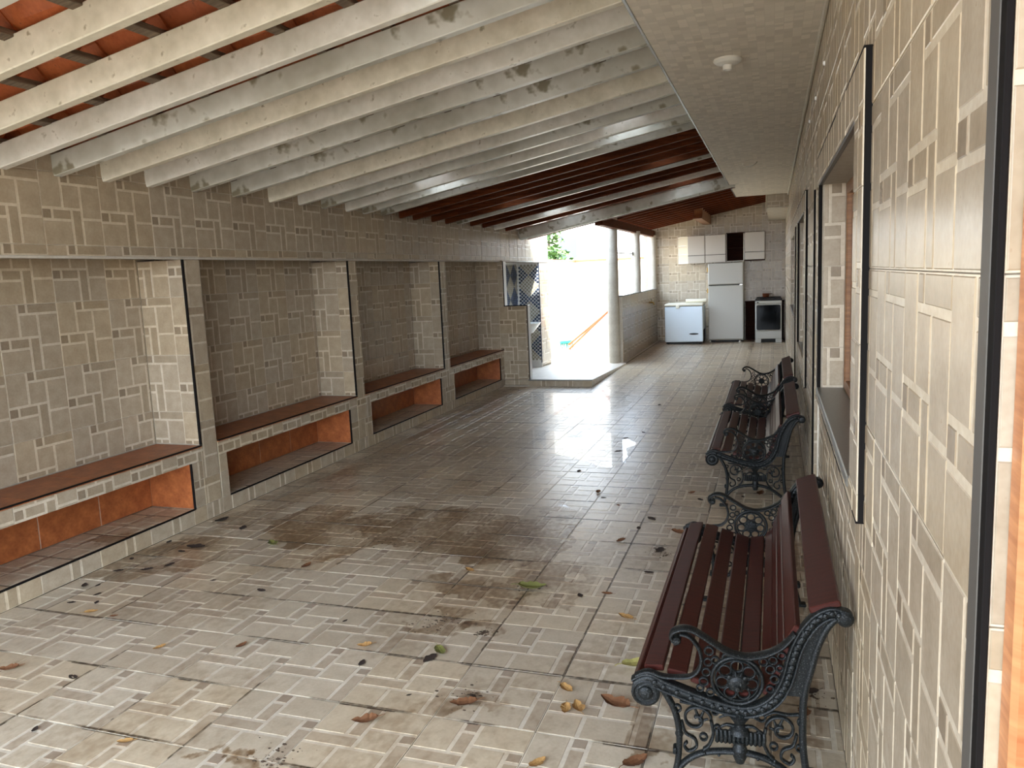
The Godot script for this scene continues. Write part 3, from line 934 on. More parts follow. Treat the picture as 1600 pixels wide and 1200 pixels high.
func build_roof() -> void:
	var r := thing("roof", "sloping terracotta tile roof on closely spaced white and brown rafters", "roof", Vector3.ZERO, 0.0, "", "structure")
	var ang := atan(SLOPE)
	var dirb := Basis(Vector3(0, 0, 1), ang)
	var cosr := cos(ang)
	var lmain := (-0.50 - XL) / cosr
	for q in RAFTERS:
		var z: float = q[0]
		var k: int = q[1]
		var m: Material = mats.brown_wood if k == 9 else mats["white_paint_%d" % k]
		var st := begin()
		var wob := rng.randf_range(-0.006, 0.006)
		cbox(st, Vector3(0, 0, -0.05), Vector3(lmain, 0.108, 0.0), 0.004)
		var o := obj("rafter", st.commit(), m, r)
		o.transform = Transform3D(dirb, Vector3(XL + 0.002, roof_y(XL) + wob, z))
		o.set_meta("label", "brown unpainted wooden rafter" if k == 9 else "white painted wooden rafter, stained with mould")
	# deeper white beam at the open edge, and a dark one behind it
	var e := begin()
	cbox(e, Vector3(0, 0, -0.1), Vector3(lmain, 0.17, 0), 0.025)
	var o1 := obj("edge_beam", e.commit(), mats.white_paint_1, r)
	o1.transform = Transform3D(dirb, Vector3(XL + 0.02, roof_y(XL) - 0.115, -10.88))
	var e2 := begin()
	cbox(e2, Vector3(0, 0, -0.07), Vector3(lmain, 0.14, 0), 0.005)
	var o2 := obj("rafter", e2.commit(), mats.brown_wood, r)
	o2.transform = Transform3D(dirb, Vector3(XL + 0.02, roof_y(XL) - 0.09, -11.28))
	# rafters over the kitchen
	var xk := -2.62
	var lk := (0.3 - xk) / cosr
	var z := -11.75
	while z > ZK + 0.1:
		var st := begin()
		cbox(st, Vector3(0, 0, -0.05), Vector3(lk, 0.108, 0.0), 0.004)
		var o := obj("rafter", st.commit(), mats.brown_wood, r)
		o.transform = Transform3D(dirb, Vector3(xk, roof_y(xk), z))
		z -= 0.42
	obj("header_beam", boxm(Vector3(-2.47, 2.17, ZK), Vector3(-2.36, 2.30, -11.3), 0.006), mats.brown_wood, r)
	# short purlin with a shaped end, coming out of the kitchen wall
	var pu := begin()
	var prof := PackedVector2Array([Vector2(-14.6, 2.59), Vector2(-14.62, 2.53), Vector2(-14.58, 2.45), Vector2(-14.50, 2.39), Vector2(-14.38, 2.36), Vector2(ZK, 2.36), Vector2(ZK, 2.59)])
	var idx := Geometry2D.triangulate_polygon(prof)
	for x in [-1.37, -1.22]:
		for i in range(0, idx.size(), 3):
			var n := Vector3(-1 if x < -1.3 else 1, 0, 0)
			tri(pu, Vector3(x, prof[idx[i]].y, prof[idx[i]].x), Vector3(x, prof[idx[i + 1]].y, prof[idx[i + 1]].x), Vector3(x, prof[idx[i + 2]].y, prof[idx[i + 2]].x), n, n, n)
	for i in prof.size():
		var a := prof[i]
		var b := prof[(i + 1) % prof.size()]
		var d := (b - a).orthogonal().normalized()
		if Geometry2D.is_point_in_polygon((a + b) * 0.5 + d * 0.001, prof):
			d = -d
		quad(pu, Vector3(-1.37, a.y, a.x), Vector3(-1.37, b.y, b.x), Vector3(-1.22, b.y, b.x), Vector3(-1.22, a.y, a.x), Vector3(0, d.y, d.x))
	obj("purlin", pu.commit(), mats.window_wood, r)
	# battens along z
	var x := XL + 0.1
	var k2 := 0
	var pitch := 0.325
	var far_tiles := {}
	var tm := roof_tile_mesh()
	var cells := []
	var row := 0
	x = -3.86
	while x < 0.25:
		var yt := roof_y(x) + 0.108 / cosr
		var zfar := ZK - 0.25 if x > -2.6 else -11.5
		var bst := begin()
		cbox(bst, Vector3(-0.025, 0.0, zfar), Vector3(0.025, 0.026, ZF), 0.003)
		var bo := obj("batten", bst.commit(), mats.batten_wood, r)
		bo.transform = Transform3D(dirb, Vector3(x + 0.05, yt + 0.001, 0))
		var c := 0
		var zz := ZF - 0.11
		while zz > zfar + 0.1:
			cells.append([zz, x, row, c])
			zz -= 0.205
			c += 1
		x += pitch * cosr
		row += 1
	cells.sort_custom(func(a, b): return a[0] > b[0])
	var clear_at := {}
	for q in CLEAR:
		var best := 99.0
		var at := -1
		for i in cells.size():
			var dd: float = absf(cells[i][0] - q[1]) + absf(cells[i][1] + 0.2 - q[0])
			if dd < best:
				best = dd
				at = i
		clear_at[at] = true
		for i in cells.size():
			if cells[i][2] == cells[at][2] and cells[i][3] == cells[at][3] - 1:
				clear_at[i] = true
	var single := 0
	for i in cells.size():
		var q: Array = cells[i]
		var yb := roof_y(q[1]) + 0.108 / cosr + 0.074
		# each tile tips down at its upper end, which lies under the next one
		var xf := Transform3D(Basis(Vector3(0, 0, 1), ang - 0.055 + rng.randf_range(-0.008, 0.008)).rotated(Vector3.UP, rng.randf_range(-0.015, 0.015)), Vector3(q[1] - 0.03, yb + rng.randf_range(-0.002, 0.002), q[0] + rng.randf_range(-0.003, 0.003)))
		var kk := rng.randi() % 3
		if clear_at.has(i):
			var o := obj("clear_roof_tile", tm, mats.clear_tile, r)
			o.transform = xf
			o.set_meta("label", "clear roof tile letting daylight in")
		elif single < 290:
			var o := obj("roof_tile", tm, mats["roof_tile_%d" % kk], r)
			o.transform = xf
			single += 1
		else:
			if not far_tiles.has(kk):
				far_tiles[kk] = begin()
			far_tiles[kk].append_from(tm, 0, xf)
	for kk in far_tiles:
		var o := obj("far_roof_tiles", far_tiles[kk].commit(), mats["roof_tile_%d" % kk], r)
		o.set_meta("kind", "stuff")

# ---------------------------------------------------------------- yard
func build_yard() -> void:
	var p := thing("step", "raised white paved step leading out to the bright yard", "step", Vector3.ZERO, 0.0, "", "structure")
	# its top falls towards the yard
	var st := begin()
	var xs := [-5.2, -2.28]
	var zs := [-9.98, -12.5, -20.2]
	var ys := [0.09, 0.012, 0.0]
	for i in 2:
		quad(st, Vector3(xs[0], ys[i], zs[i]), Vector3(xs[1], ys[i], zs[i]), Vector3(xs[1], ys[i + 1], zs[i + 1]), Vector3(xs[0], ys[i + 1], zs[i + 1]), Vector3(0, 1, -0.03).normalized())
	obj("top", st.commit(), mats.yard_paving, p)
	obj("nosing", boxm(Vector3(-3.155, 0.078, -10.0), Vector3(-2.275, 0.094, -9.972), 0.003), mats.granite, p)
	st = begin()
	quad(st, Vector3(-2.28, -0.02, -9.98), Vector3(-2.28, -0.02, -12.5), Vector3(-2.28, 0.012, -12.5), Vector3(-2.28, 0.09, -9.98), Vector3(1, 0, 0))
	obj("side_face", st.commit(), mats.wall_tile_0, p)
	lay(p, "riser_tile", Vector3(-3.155, 0.0, -9.986), Vector3(1, 0, 0), Vector3(0, 1, 0), 0.875, 0.08, 0.0, 0.0, [], "wall_tile", 6)
	obj("bed", boxm(Vector3(-5.2, -0.3, -20.2), Vector3(-2.29, -0.01, -9.99)), mats.yard_paving, p)
	obj("fill", boxm(Vector3(-3.9, -0.01, -12.0), Vector3(-2.285, 0.01, -9.99)), mats.yard_paving, p)
	# yard walls
	var w := thing("wall_yard", "tall white yard wall glaring in the daylight", "wall", Vector3.ZERO, 0.0, "", "structure")
	obj("back_wall", boxm(Vector3(-5.2, 0, -20.2), Vector3(0.5, 1.79, -20.0)), mats.white_wall, w)
	obj("coping", boxm(Vector3(-5.2, 1.79, -20.24), Vector3(0.5, 1.83, -19.96), 0.005), mats.terracotta, w)
	var wl := thing("wall_yard_side", "white side wall of the yard running to its far corner", "wall", Vector3.ZERO, 0.0, "", "structure")
	obj("side_wall", boxm(Vector3(-5.15, 0, -20.0), Vector3(-4.95, 1.79, -10.2)), mats.white_wall, wl)
	obj("coping", boxm(Vector3(-5.19, 1.79, -20.0), Vector3(-4.91, 1.83, -10.2), 0.005), mats.terracotta, wl)
	# round columns
	var spots := [[-2.48, -12.58, 0.093, 0.0, 2.36, "thick white round column at the corner of the low wall"], [-2.39, -14.35, 0.082, 1.1, 2.2, "white round column standing midway on the low wall"], [-2.41, -16.48, 0.085, 1.1, 2.2, "white round column against the kitchen wall"]]
	for s in spots:
		var c := thing("column", s[5], "column", Vector3(s[0], s[3], s[1]), 0.0, "white columns along the low wall")
		var h: float = s[4] - s[3]
		obj("shaft", lathem([[0.0, 0.0], [s[2], 0.0], [s[2], h - 0.1], [s[2] * 1.03, h - 0.1], [s[2] * 1.03, h], [0.0, h]], 28), mats.white_wall, c)
	var rail := thing("rail", "thin grey rail between the two front columns", "rail", Vector3(-2.47, 1.8, -12.65))
	obj("bar", tubem(Vector3.ZERO, Vector3(0.03, 0.0, -1.66), 0.012), mats.steel, rail)
	obj("bracket", lathem([[0, -0.03], [0.02, -0.03], [0.02, 0.03], [0, 0.03]], 12, Transform3D(Basis(), Vector3(0.03, 0, -1.62))), mats.steel, rail)
	# broom
	var foot := Vector3(-3.93, 0.05, -15.05)
	var head := Vector3(-2.525, 0.97, -13.4)
	var b := thing("broom", "orange handled broom leaning on the yard side of the low wall", "broom", foot)
	var d := (head - foot)
	obj("handle", tubem(d.normalized() * 0.12, d, 0.02), mats.orange_handle, b)
	var bt := begin()
	var q := Transform3D(Basis(Vector3.UP, 0.8), Vector3.ZERO)
	cbox(bt, Vector3(-0.15, 0.06, -0.025), Vector3(0.15, 0.12, 0.025), 0.01, q)
	obj("head", bt.commit(), mats.teal_plastic, b)
	bt = begin()
	for i in 24:
		var u := -0.14 + i * 0.0122
		sweep(bt, [q * Vector3(u, 0.07, 0), q * Vector3(u * 1.1, -0.03, rng.randf_range(-0.03, 0.03))], 0.005, 0.012, Vector3(0, 0, 1), 5)
	obj("bristles", bt.commit(), mats.teal_plastic, b)
	var po := thing("wooden_pole", "orange brown wooden pole leaning beside the broom in the yard", "pole", foot + Vector3(0.09, -0.04, 0.16))
	obj("pole", tubem(Vector3.ZERO, d + Vector3(-0.1, 0.05, -0.05), 0.02), mats.orange_handle, po)
	# what shows over the yard wall
	var h := thing("neighbour_house", "pale neighbouring house with dark windows over the yard wall", "house", Vector3(-8.1, 0, -26))
	obj("wall", boxm(Vector3(-4.5, 0, -6), Vector3(1.9, 6.0, 0)), mats.white_wall, h)
	for s in [[1.15, 1.95], [1.15, 3.4], [-1.2, 3.4]]:
		var fr := obj("window", boxm(Vector3(s[0], s[1], -0.05), Vector3(s[0] + 0.7, s[1] + 0.9, 0.04), 0.01), mats.plaster, h)
		obj("pane", boxm(Vector3(s[0] + 0.07, s[1] + 0.07, 0.03), Vector3(s[0] + 0.63, s[1] + 0.83, 0.05)), mats.far_glass, fr)
	for s in [[-6.35, -22.6, 3.1, "tall green shrub left of the neighbouring house over the yard wall"], [-5.75, -21.0, 2.3, "low green shrub just over the yard wall"]]:
		var sh := thing("shrub", s[3], "shrub", Vector3(s[0], 0, s[1]), 0.0, "shrubs beyond the yard wall")
		var ls := begin()
		for i in 420:
			var v := Vector3(clampf(rng.randfn(0, 0.25), -0.4, 0.4), 0, clampf(rng.randfn(0, 0.25), -0.4, 0.4))
			var yy: float = rng.randf_range(0.5, 1.0) * s[2] * (1.0 - v.length() * 0.25)
			var bs := Basis.from_euler(Vector3(rng.randf_range(-1, 1), rng.randf() * TAU, rng.randf_range(-1, 1)))
			var c := v + Vector3(0, yy, 0)
			tri(ls, c + bs * Vector3(-0.11, 0, 0), c + bs * Vector3(0, 0, 0.045), c + bs * Vector3(0.11, 0, 0), bs.y, bs.y, bs.y)
			tri(ls, c + bs * Vector3(-0.11, 0, 0), c + bs * Vector3(0, 0, -0.045), c + bs * Vector3(0.11, 0, 0), bs.y, bs.y, bs.y)
		obj("foliage", ls.commit(), mats.foliage, sh)
		obj("stem", tubem(Vector3.ZERO, Vector3(0, s[2] * 0.8, 0), 0.03), mats.batten_wood, sh)
	var gr := thing("ground", "bare ground beyond the yard wall", "ground", Vector3.ZERO, 0.0, "", "structure")
	obj("earth", boxm(Vector3(-40, -0.5, -60), Vector3(40, -0.31, 30)), mats.soil, gr)

# ---------------------------------------------------------------- iron benches
func P2(a: Array) -> Array:
	var o := []
	for i in range(0, a.size(), 2):
		o.append(Vector3(a[i], a[i + 1] + 0.028, 0))
	return o

const BAND := [-0.283, 0.297, -0.246, 0.317, -0.201, 0.298, -0.125, 0.272, -0.067, 0.255, -0.022, 0.245, 0.023, 0.242, 0.067, 0.257, 0.102, 0.287, 0.124, 0.326, 0.137, 0.364, 0.148, 0.412, 0.160, 0.450, 0.180, 0.491, 0.209, 0.528, 0.243, 0.547, 0.272, 0.540]

func iron_meshes(lion: bool) -> Dictionary:
	var out := {}
	var S := Vector3(0, 0, 1)
	# rail, legs and arch
	var st := begin()
	var band := smooth(P2(BAND), 4)
	sweep(st, band, 0.014, 0.017, S, 8)
	for off in [-0.0135, 0.0135]:     # raised lips of the rail
		var lip := []
		for i in band.size():
			var t: Vector3 = (band[mini(i + 1, band.size() - 1)] - band[maxi(i - 1, 0)]).normalized()
			lip.append(band[i] + Vector3(-t.y, t.x, 0) * off)
		sweep(st, lip, 0.0045, 0.021, S, 6)
	for i in range(6, band.size() - 2, 2):   # beads along the rail
		for s in [-1.0, 1.0]:
			lathe(st, [[0.0085, 0.0], [0.007, 0.006], [0.0, 0.009]], 6, Transform3D(Basis(Vector3.RIGHT, PI / 2 * s), band[i] + Vector3(0, 0, 0.014 * s)))
	# front scroll: disc with ring and boss
	var fc := Vector3(-0.252, 0.303, 0)
	for s in [-1.0, 1.0]:
		lathe(st, [[0.041, 0.0], [0.041, 0.014], [0.034, 0.019], [0.03, 0.015], [0.022, 0.015], [0.019, 0.021], [0.012, 0.026], [0.0, 0.028]], 20, Transform3D(Basis(Vector3.RIGHT, PI / 2 * s), fc))
		lathe(st, [[0.022, 0.0], [0.022, 0.015], [0.014, 0.022], [0.0, 0.024]], 16, Transform3D(Basis(Vector3.RIGHT, PI / 2 * s), Vector3(0.276, 0.562, 0)))
	# legs
	sweep(st, smooth(P2([-0.205, 0.285, -0.179, 0.239, -0.166, 0.2, -0.16, 0.155, -0.161, 0.105, -0.166, 0.059, -0.176, 0.012, -0.182, -0.024]), 4), 0.0095, 0.014, S, 8)
	sweep(st, smooth(P2([0.262, 0.534, 0.236, 0.508, 0.211, 0.452, 0.193, 0.379, 0.177, 0.307, 0.173, 0.234, 0.174, 0.161, 0.179, 0.106, 0.188, 0.05, 0.2, 0.0, 0.206, -0.024]), 4), 0.0105, 0.014, S, 8)
	# solid web between rail and rear leg
	var wl := smooth(P2([0.112, 0.30, 0.130, 0.345, 0.143, 0.39, 0.155, 0.43, 0.172, 0.475, 0.2, 0.52, 0.243, 0.547]), 2)
	var wr := smooth(P2([0.178, 0.30, 0.183, 0.335, 0.19, 0.37, 0.201, 0.41, 0.215, 0.456, 0.236, 0.508, 0.262, 0.534]), 2)
	for i in wl.size() - 1:
		for s in [-1.0, 1.0]:
			var zo := Vector3(0, 0, 0.007 * s)
			quad(st, wl[i] + zo, wr[i] + zo, wr[i + 1] + zo, wl[i + 1] + zo, Vector3(0, 0, s))
	for x in [-0.184, 0.207]:
		cbox(st, Vector3(x - 0.026, 0.0, -0.02), Vector3(x + 0.026, 0.014, 0.02), 0.004)
	cbox(st, Vector3(0.186, 0.085, -0.018), Vector3(0.208, 0.11, 0.018), 0.005)
	cbox(st, Vector3(-0.178, 0.12, -0.016), Vector3(-0.166, 0.14, 0.016), 0.004)
	sweep(st, smooth(P2([-0.176, 0.02, -0.15, 0.06, -0.113, 0.091, -0.067, 0.107, 0.005, 0.114, 0.059, 0.107, 0.1, 0.091, 0.145, 0.06, 0.186, 0.02]), 4), 0.009, 0.013, S, 8)
	for q in [-0.09, -0.05, 0.055, 0.1]:
		lathe(st, [[0.005, 0], [0.004, 0.004], [0, 0.006]], 6, Transform3D(Basis(Vector3.RIGHT, PI / 2), Vector3(q, 0.134, 0.012)))
	out.frame = st.commit()
	# armrest
	st = begin()
	sweep(st, smooth(P2([-0.156, 0.436, -0.165, 0.430, -0.173, 0.436, -0.178, 0.447, -0.172, 0.461, -0.15, 0.471, -0.123, 0.47, -0.092, 0.454, -0.057, 0.431, -0.021, 0.411, 0.014, 0.402, 0.049, 0.405, 0.084, 0.417, 0.115, 0.436, 0.137, 0.46, 0.152, 0.482]), 4), 0.0075, 0.021, S, 8)
	sweep(st, smooth(P2([-0.154, 0.455, -0.128, 0.448, -0.106, 0.421, -0.097, 0.392, -0.099, 0.363, -0.115, 0.338, -0.142, 0.326, -0.201, 0.323, -0.245, 0.335, -0.28, 0.32]), 4), 0.0055, 0.016, S, 6)
	for s in [-1.0, 1.0]:
		lathe(st, [[0.012, 0.0], [0.011, 0.018], [0.006, 0.024], [0, 0.025]], 10, Transform3D(Basis(Vector3.RIGHT, PI / 2 * s), Vector3(-0.162, 0.467, 0)))
	out.armrest = st.commit()
	# medallion
	st = begin()
	var mc := Vector3(0.0, 0.358, 0)
	sweep(st, ring_path(mc, 0.068, 32), 0.0055, 0.011, S, 6)
	sweep(st, ring_path(mc, 0.059, 32), 0.0025, 0.008, S, 5)
	for k in 7:
		var t := TAU * k / 7.0 + PI / 2
		sweep(st, ring_path(mc + Vector3(cos(t), sin(t), 0) * 0.041, 0.0165, 14), 0.0035, 0.007, S, 5)
	for s in [-1.0, 1.0]:
		lathe(st, [[0.025, 0.0], [0.025, 0.008], [0.02, 0.013], [0.0, 0.014]], 16, Transform3D(Basis(Vector3.RIGHT, PI / 2 * s), mc))
		for k in 9:
			var t := TAU * k / 9.0
			sweep(st, [mc + Vector3(cos(t) * 0.006, sin(t) * 0.006, 0.013 * s), mc + Vector3(cos(t) * 0.023, sin(t) * 0.023, 0.011 * s)], 0.003, 0.004, S, 5)
	out.medallion = st.commit()
	# scrollwork
	st = begin()
	# small rings and leaves between arm, medallion and rail
	for q in [[-0.075, 0.438, 0.012], [-0.058, 0.412, 0.010], [-0.078, 0.405, 0.011], [-0.083, 0.375, 0.011], [-0.09, 0.346, 0.012], [-0.072, 0.315, 0.010], [-0.1, 0.325, 0.009], [0.07, 0.418, 0.011], [0.088, 0.398, 0.012], [0.095, 0.425, 0.011], [0.1, 0.37, 0.011], [0.088, 0.34, 0.010], [0.113, 0.403, 0.009], [0.118, 0.44, 0.010], [-0.03, 0.425, 0.008], [0.03, 0.425, 0.007]]:
		sweep(st, ring_path(Vector3(q[0], q[1], 0), q[2], 10), 0.0032, 0.007, S, 5)
	# two large scrolls between the legs
	for m in [[-0.112, 0.229, 1.0], [0.118, 0.222, -1.0]]:
		var c := Vector3(m[0], m[1], 0)
		var k: float = m[2]
		var big := []
		for i in 40:
			var t := 0.2 + i * 0.21
			var rr := lerpf(0.042, 0.006, pow(i / 39.0, 1.1))
			big.append(c + Vector3(cos(t) * rr * k, sin(t) * rr, 0))
		sweep(st, big, 0.0045, 0.010, S, 6)
		sweep(st, smooth([c + Vector3(0.041 * k, 0.0, 0), c + Vector3(0.047 * k, -0.04, 0), c + Vector3(0.035 * k, -0.075, 0), c + Vector3(0.02 * k, -0.09, 0)], 4), 0.005, 0.010, S, 6)
		sweep(st, smooth([c + Vector3(-0.04 * k, -0.01, 0), c + Vector3(-0.03 * k, -0.045, 0), c + Vector3(-0.005 * k, -0.06, 0), c + Vector3(0.0, -0.085, 0), c + Vector3(-0.022 * k, -0.1, 0), c + Vector3(-0.034 * k, -0.085, 0), c + Vector3(-0.026 * k, -0.073, 0)], 4), 0.0045, 0.009, S, 6)
		for i in 3:
			var t := i * 0.8 - 0.6
			sweep(st, smooth([c + Vector3(cos(t) * k, sin(t), 0) * 0.008, c + Vector3(cos(t + 0.5) * k, sin(t + 0.5), 0) * 0.02, c + Vector3(cos(t + 0.7) * k, sin(t + 0.7), 0) * 0.033], 3), 0.006, 0.007, S, 5, 0.5)
		# leafy fillers round the scroll
		for q in [[0.052, 0.03, 0.010], [-0.052, 0.028, 0.010], [0.02, -0.052, 0.010], [-0.048, -0.05, 0.009], [0.058, -0.02, 0.008]]:
			sweep(st, ring_path(c + Vector3(q[0] * k, q[1], 0), q[2], 10), 0.0032, 0.008, S, 5)
		sweep(st, smooth([c + Vector3(-0.045 * k, 0.05, 0), c + Vector3(-0.015 * k, 0.046, 0), c + Vector3(0.02 * k, 0.05, 0), c + Vector3(0.045 * k, 0.036, 0)], 3), 0.004, 0.008, S, 5)
	# gathered cloth bar, urn and tassel in the middle
	for i in 12:
		var u := -0.055 + i * 0.0115
		sweep(st, smooth([Vector3(u, 0.205, 0), Vector3(u + 0.001, 0.19, 0.004), Vector3(u, 0.172, 0)], 2), 0.0065, 0.012, S, 6)
	lathe(st, [[0.0, -0.035], [0.012, -0.032], [0.02, -0.012], [0.021, 0.008], [0.014, 0.028], [0.018, 0.034], [0.0, 0.04]], 12, Transform3D(Basis(), Vector3(0.007, 0.143, 0)))
	lathe(st, [[0.03, 0.0], [0.024, 0.012], [0.012, 0.024], [0.02, 0.036], [0.03, 0.05], [0.012, 0.06]], 12, Transform3D(Basis(), Vector3(0.006, 0.203, 0)))
	for s in [-1.0, 1.0]:
		sweep(st, smooth([Vector3(0.006, 0.24, 0), Vector3(0.006 + 0.03 * s, 0.252, 0), Vector3(0.006 + 0.055 * s, 0.24, 0)], 3), 0.006, 0.009, S, 5, 0.4)
		sweep(st, smooth([Vector3(0.006, 0.215, 0), Vector3(0.006 + 0.035 * s, 0.222, 0), Vector3(0.006 + 0.06 * s, 0.205, 0)], 3), 0.007, 0.009, S, 5, 0.4)
	out.scrollwork = st.commit()
	# animal mask in the middle of the medallion
	if lion:
		st = begin()
		var f := mc + Vector3(0, 0, 0.012)
		var zf := Transform3D(Basis(Vector3.RIGHT, PI / 2), f)
		lathe(st, [[0.026, 0.0], [0.026, 0.006], [0.021, 0.014], [0.012, 0.019], [0.0, 0.02]], 16, zf)
		lathe(st, [[0.011, 0.0], [0.010, 0.012], [0.006, 0.018], [0.0, 0.019]], 10, Transform3D(Basis(Vector3.RIGHT, PI / 2), f + Vector3(0, -0.008, 0.01)))
		for s in [-1.0, 1.0]:
			lathe(st, [[0.005, 0.0], [0.004, 0.004], [0.0, 0.005]], 8, Transform3D(Basis(Vector3.RIGHT, PI / 2), f + Vector3(0.009 * s, 0.005, 0.016)))
			lathe(st, [[0.007, 0.0], [0.006, 0.008], [0.0, 0.010]], 8, Transform3D(Basis(Vector3.RIGHT, PI / 2), f + Vector3(0.021 * s, 0.017, 0.004)))
		for k in 11:
			var t := TAU * k / 11.0
			sweep(st, [f + Vector3(cos(t) * 0.018, sin(t) * 0.018, 0.010), f + Vector3(cos(t) * 0.03, sin(t) * 0.03, 0.001)], 0.0055, 0.005, S, 5, 0.5)
		out.mask = st.commit()
	return out

func build_benches() -> void:
	var with_mask := iron_meshes(true)
	var plain := iron_meshes(false)
	var L := 1.36
	var labels := ["nearest red brown slatted bench with cast iron ends against the right wall", "middle red brown slatted bench with cast iron ends by the first doorway", "farthest red brown slatted bench with cast iron ends near the kitchen"]
	var places := [Vector3(-0.095, 0, -2.11), Vector3(-0.115, 0, -4.93), Vector3(-0.115, 0, -6.66)]
	# slats: centre s, y, width, angle from level (deg), seat or back
	var slats := [[-0.281, 0.322, 0.046, 62, "seat_slat"], [-0.232, 0.358, 0.056, 4, "seat_slat"], [-0.166, 0.349, 0.056, -8, "seat_slat"], [-0.1, 0.329, 0.056, -17, "seat_slat"], [-0.035, 0.31, 0.056, -14, "seat_slat"], [0.03, 0.308, 0.056, 8, "seat_slat"],
		[0.083, 0.338, 0.048, 52, "back_slat"], [0.107, 0.392, 0.044, 72, "back_slat"], [0.124, 0.443, 0.044, 72, "back_slat"], [0.146, 0.502, 0.056, 62, "back_slat"], [0.226, 0.588, 0.082, 20, "back_slat"]]
	for i in 3:
		var b := thing("garden_bench", labels[i], "bench", places[i], 0.0, "iron and wood benches along the right wall")
		for e in 2:
			var src := with_mask if e == 0 else plain
			var end := obj("iron_end", src.frame, mats.cast_iron, b)
			end.position = Vector3(0, 0, 0.0 if e == 0 else -L)
			end.rotation.y = deg_to_rad(4.0 if i == 0 else 2.0)
			for part in ["armrest", "medallion", "scrollwork", "mask"]:
				if src.has(part):
					obj(part, src[part], mats.cast_iron, end)
		for s in slats:
			var st := begin()
			var w: float = s[2]
			cbox(st, Vector3(-w * 0.5, -0.009, -L + 0.012), Vector3(w * 0.5, 0.009, -0.012), 0.003)
			var o := obj(s[4], st.commit(), mats.slat_paint, b)
			o.transform = Transform3D(Basis(Vector3(0, 0, 1), deg_to_rad(s[3])), Vector3(s[0], s[1], 0))
		var st2 := begin()
		sweep(st2, [Vector3(0.0, 0.268, -L), Vector3(0.0, 0.268, 0)], 0.007, 0.007, Vector3(0, 1, 0), 8)
		obj("tie_rod", st2.commit(), mats.cast_iron, b)

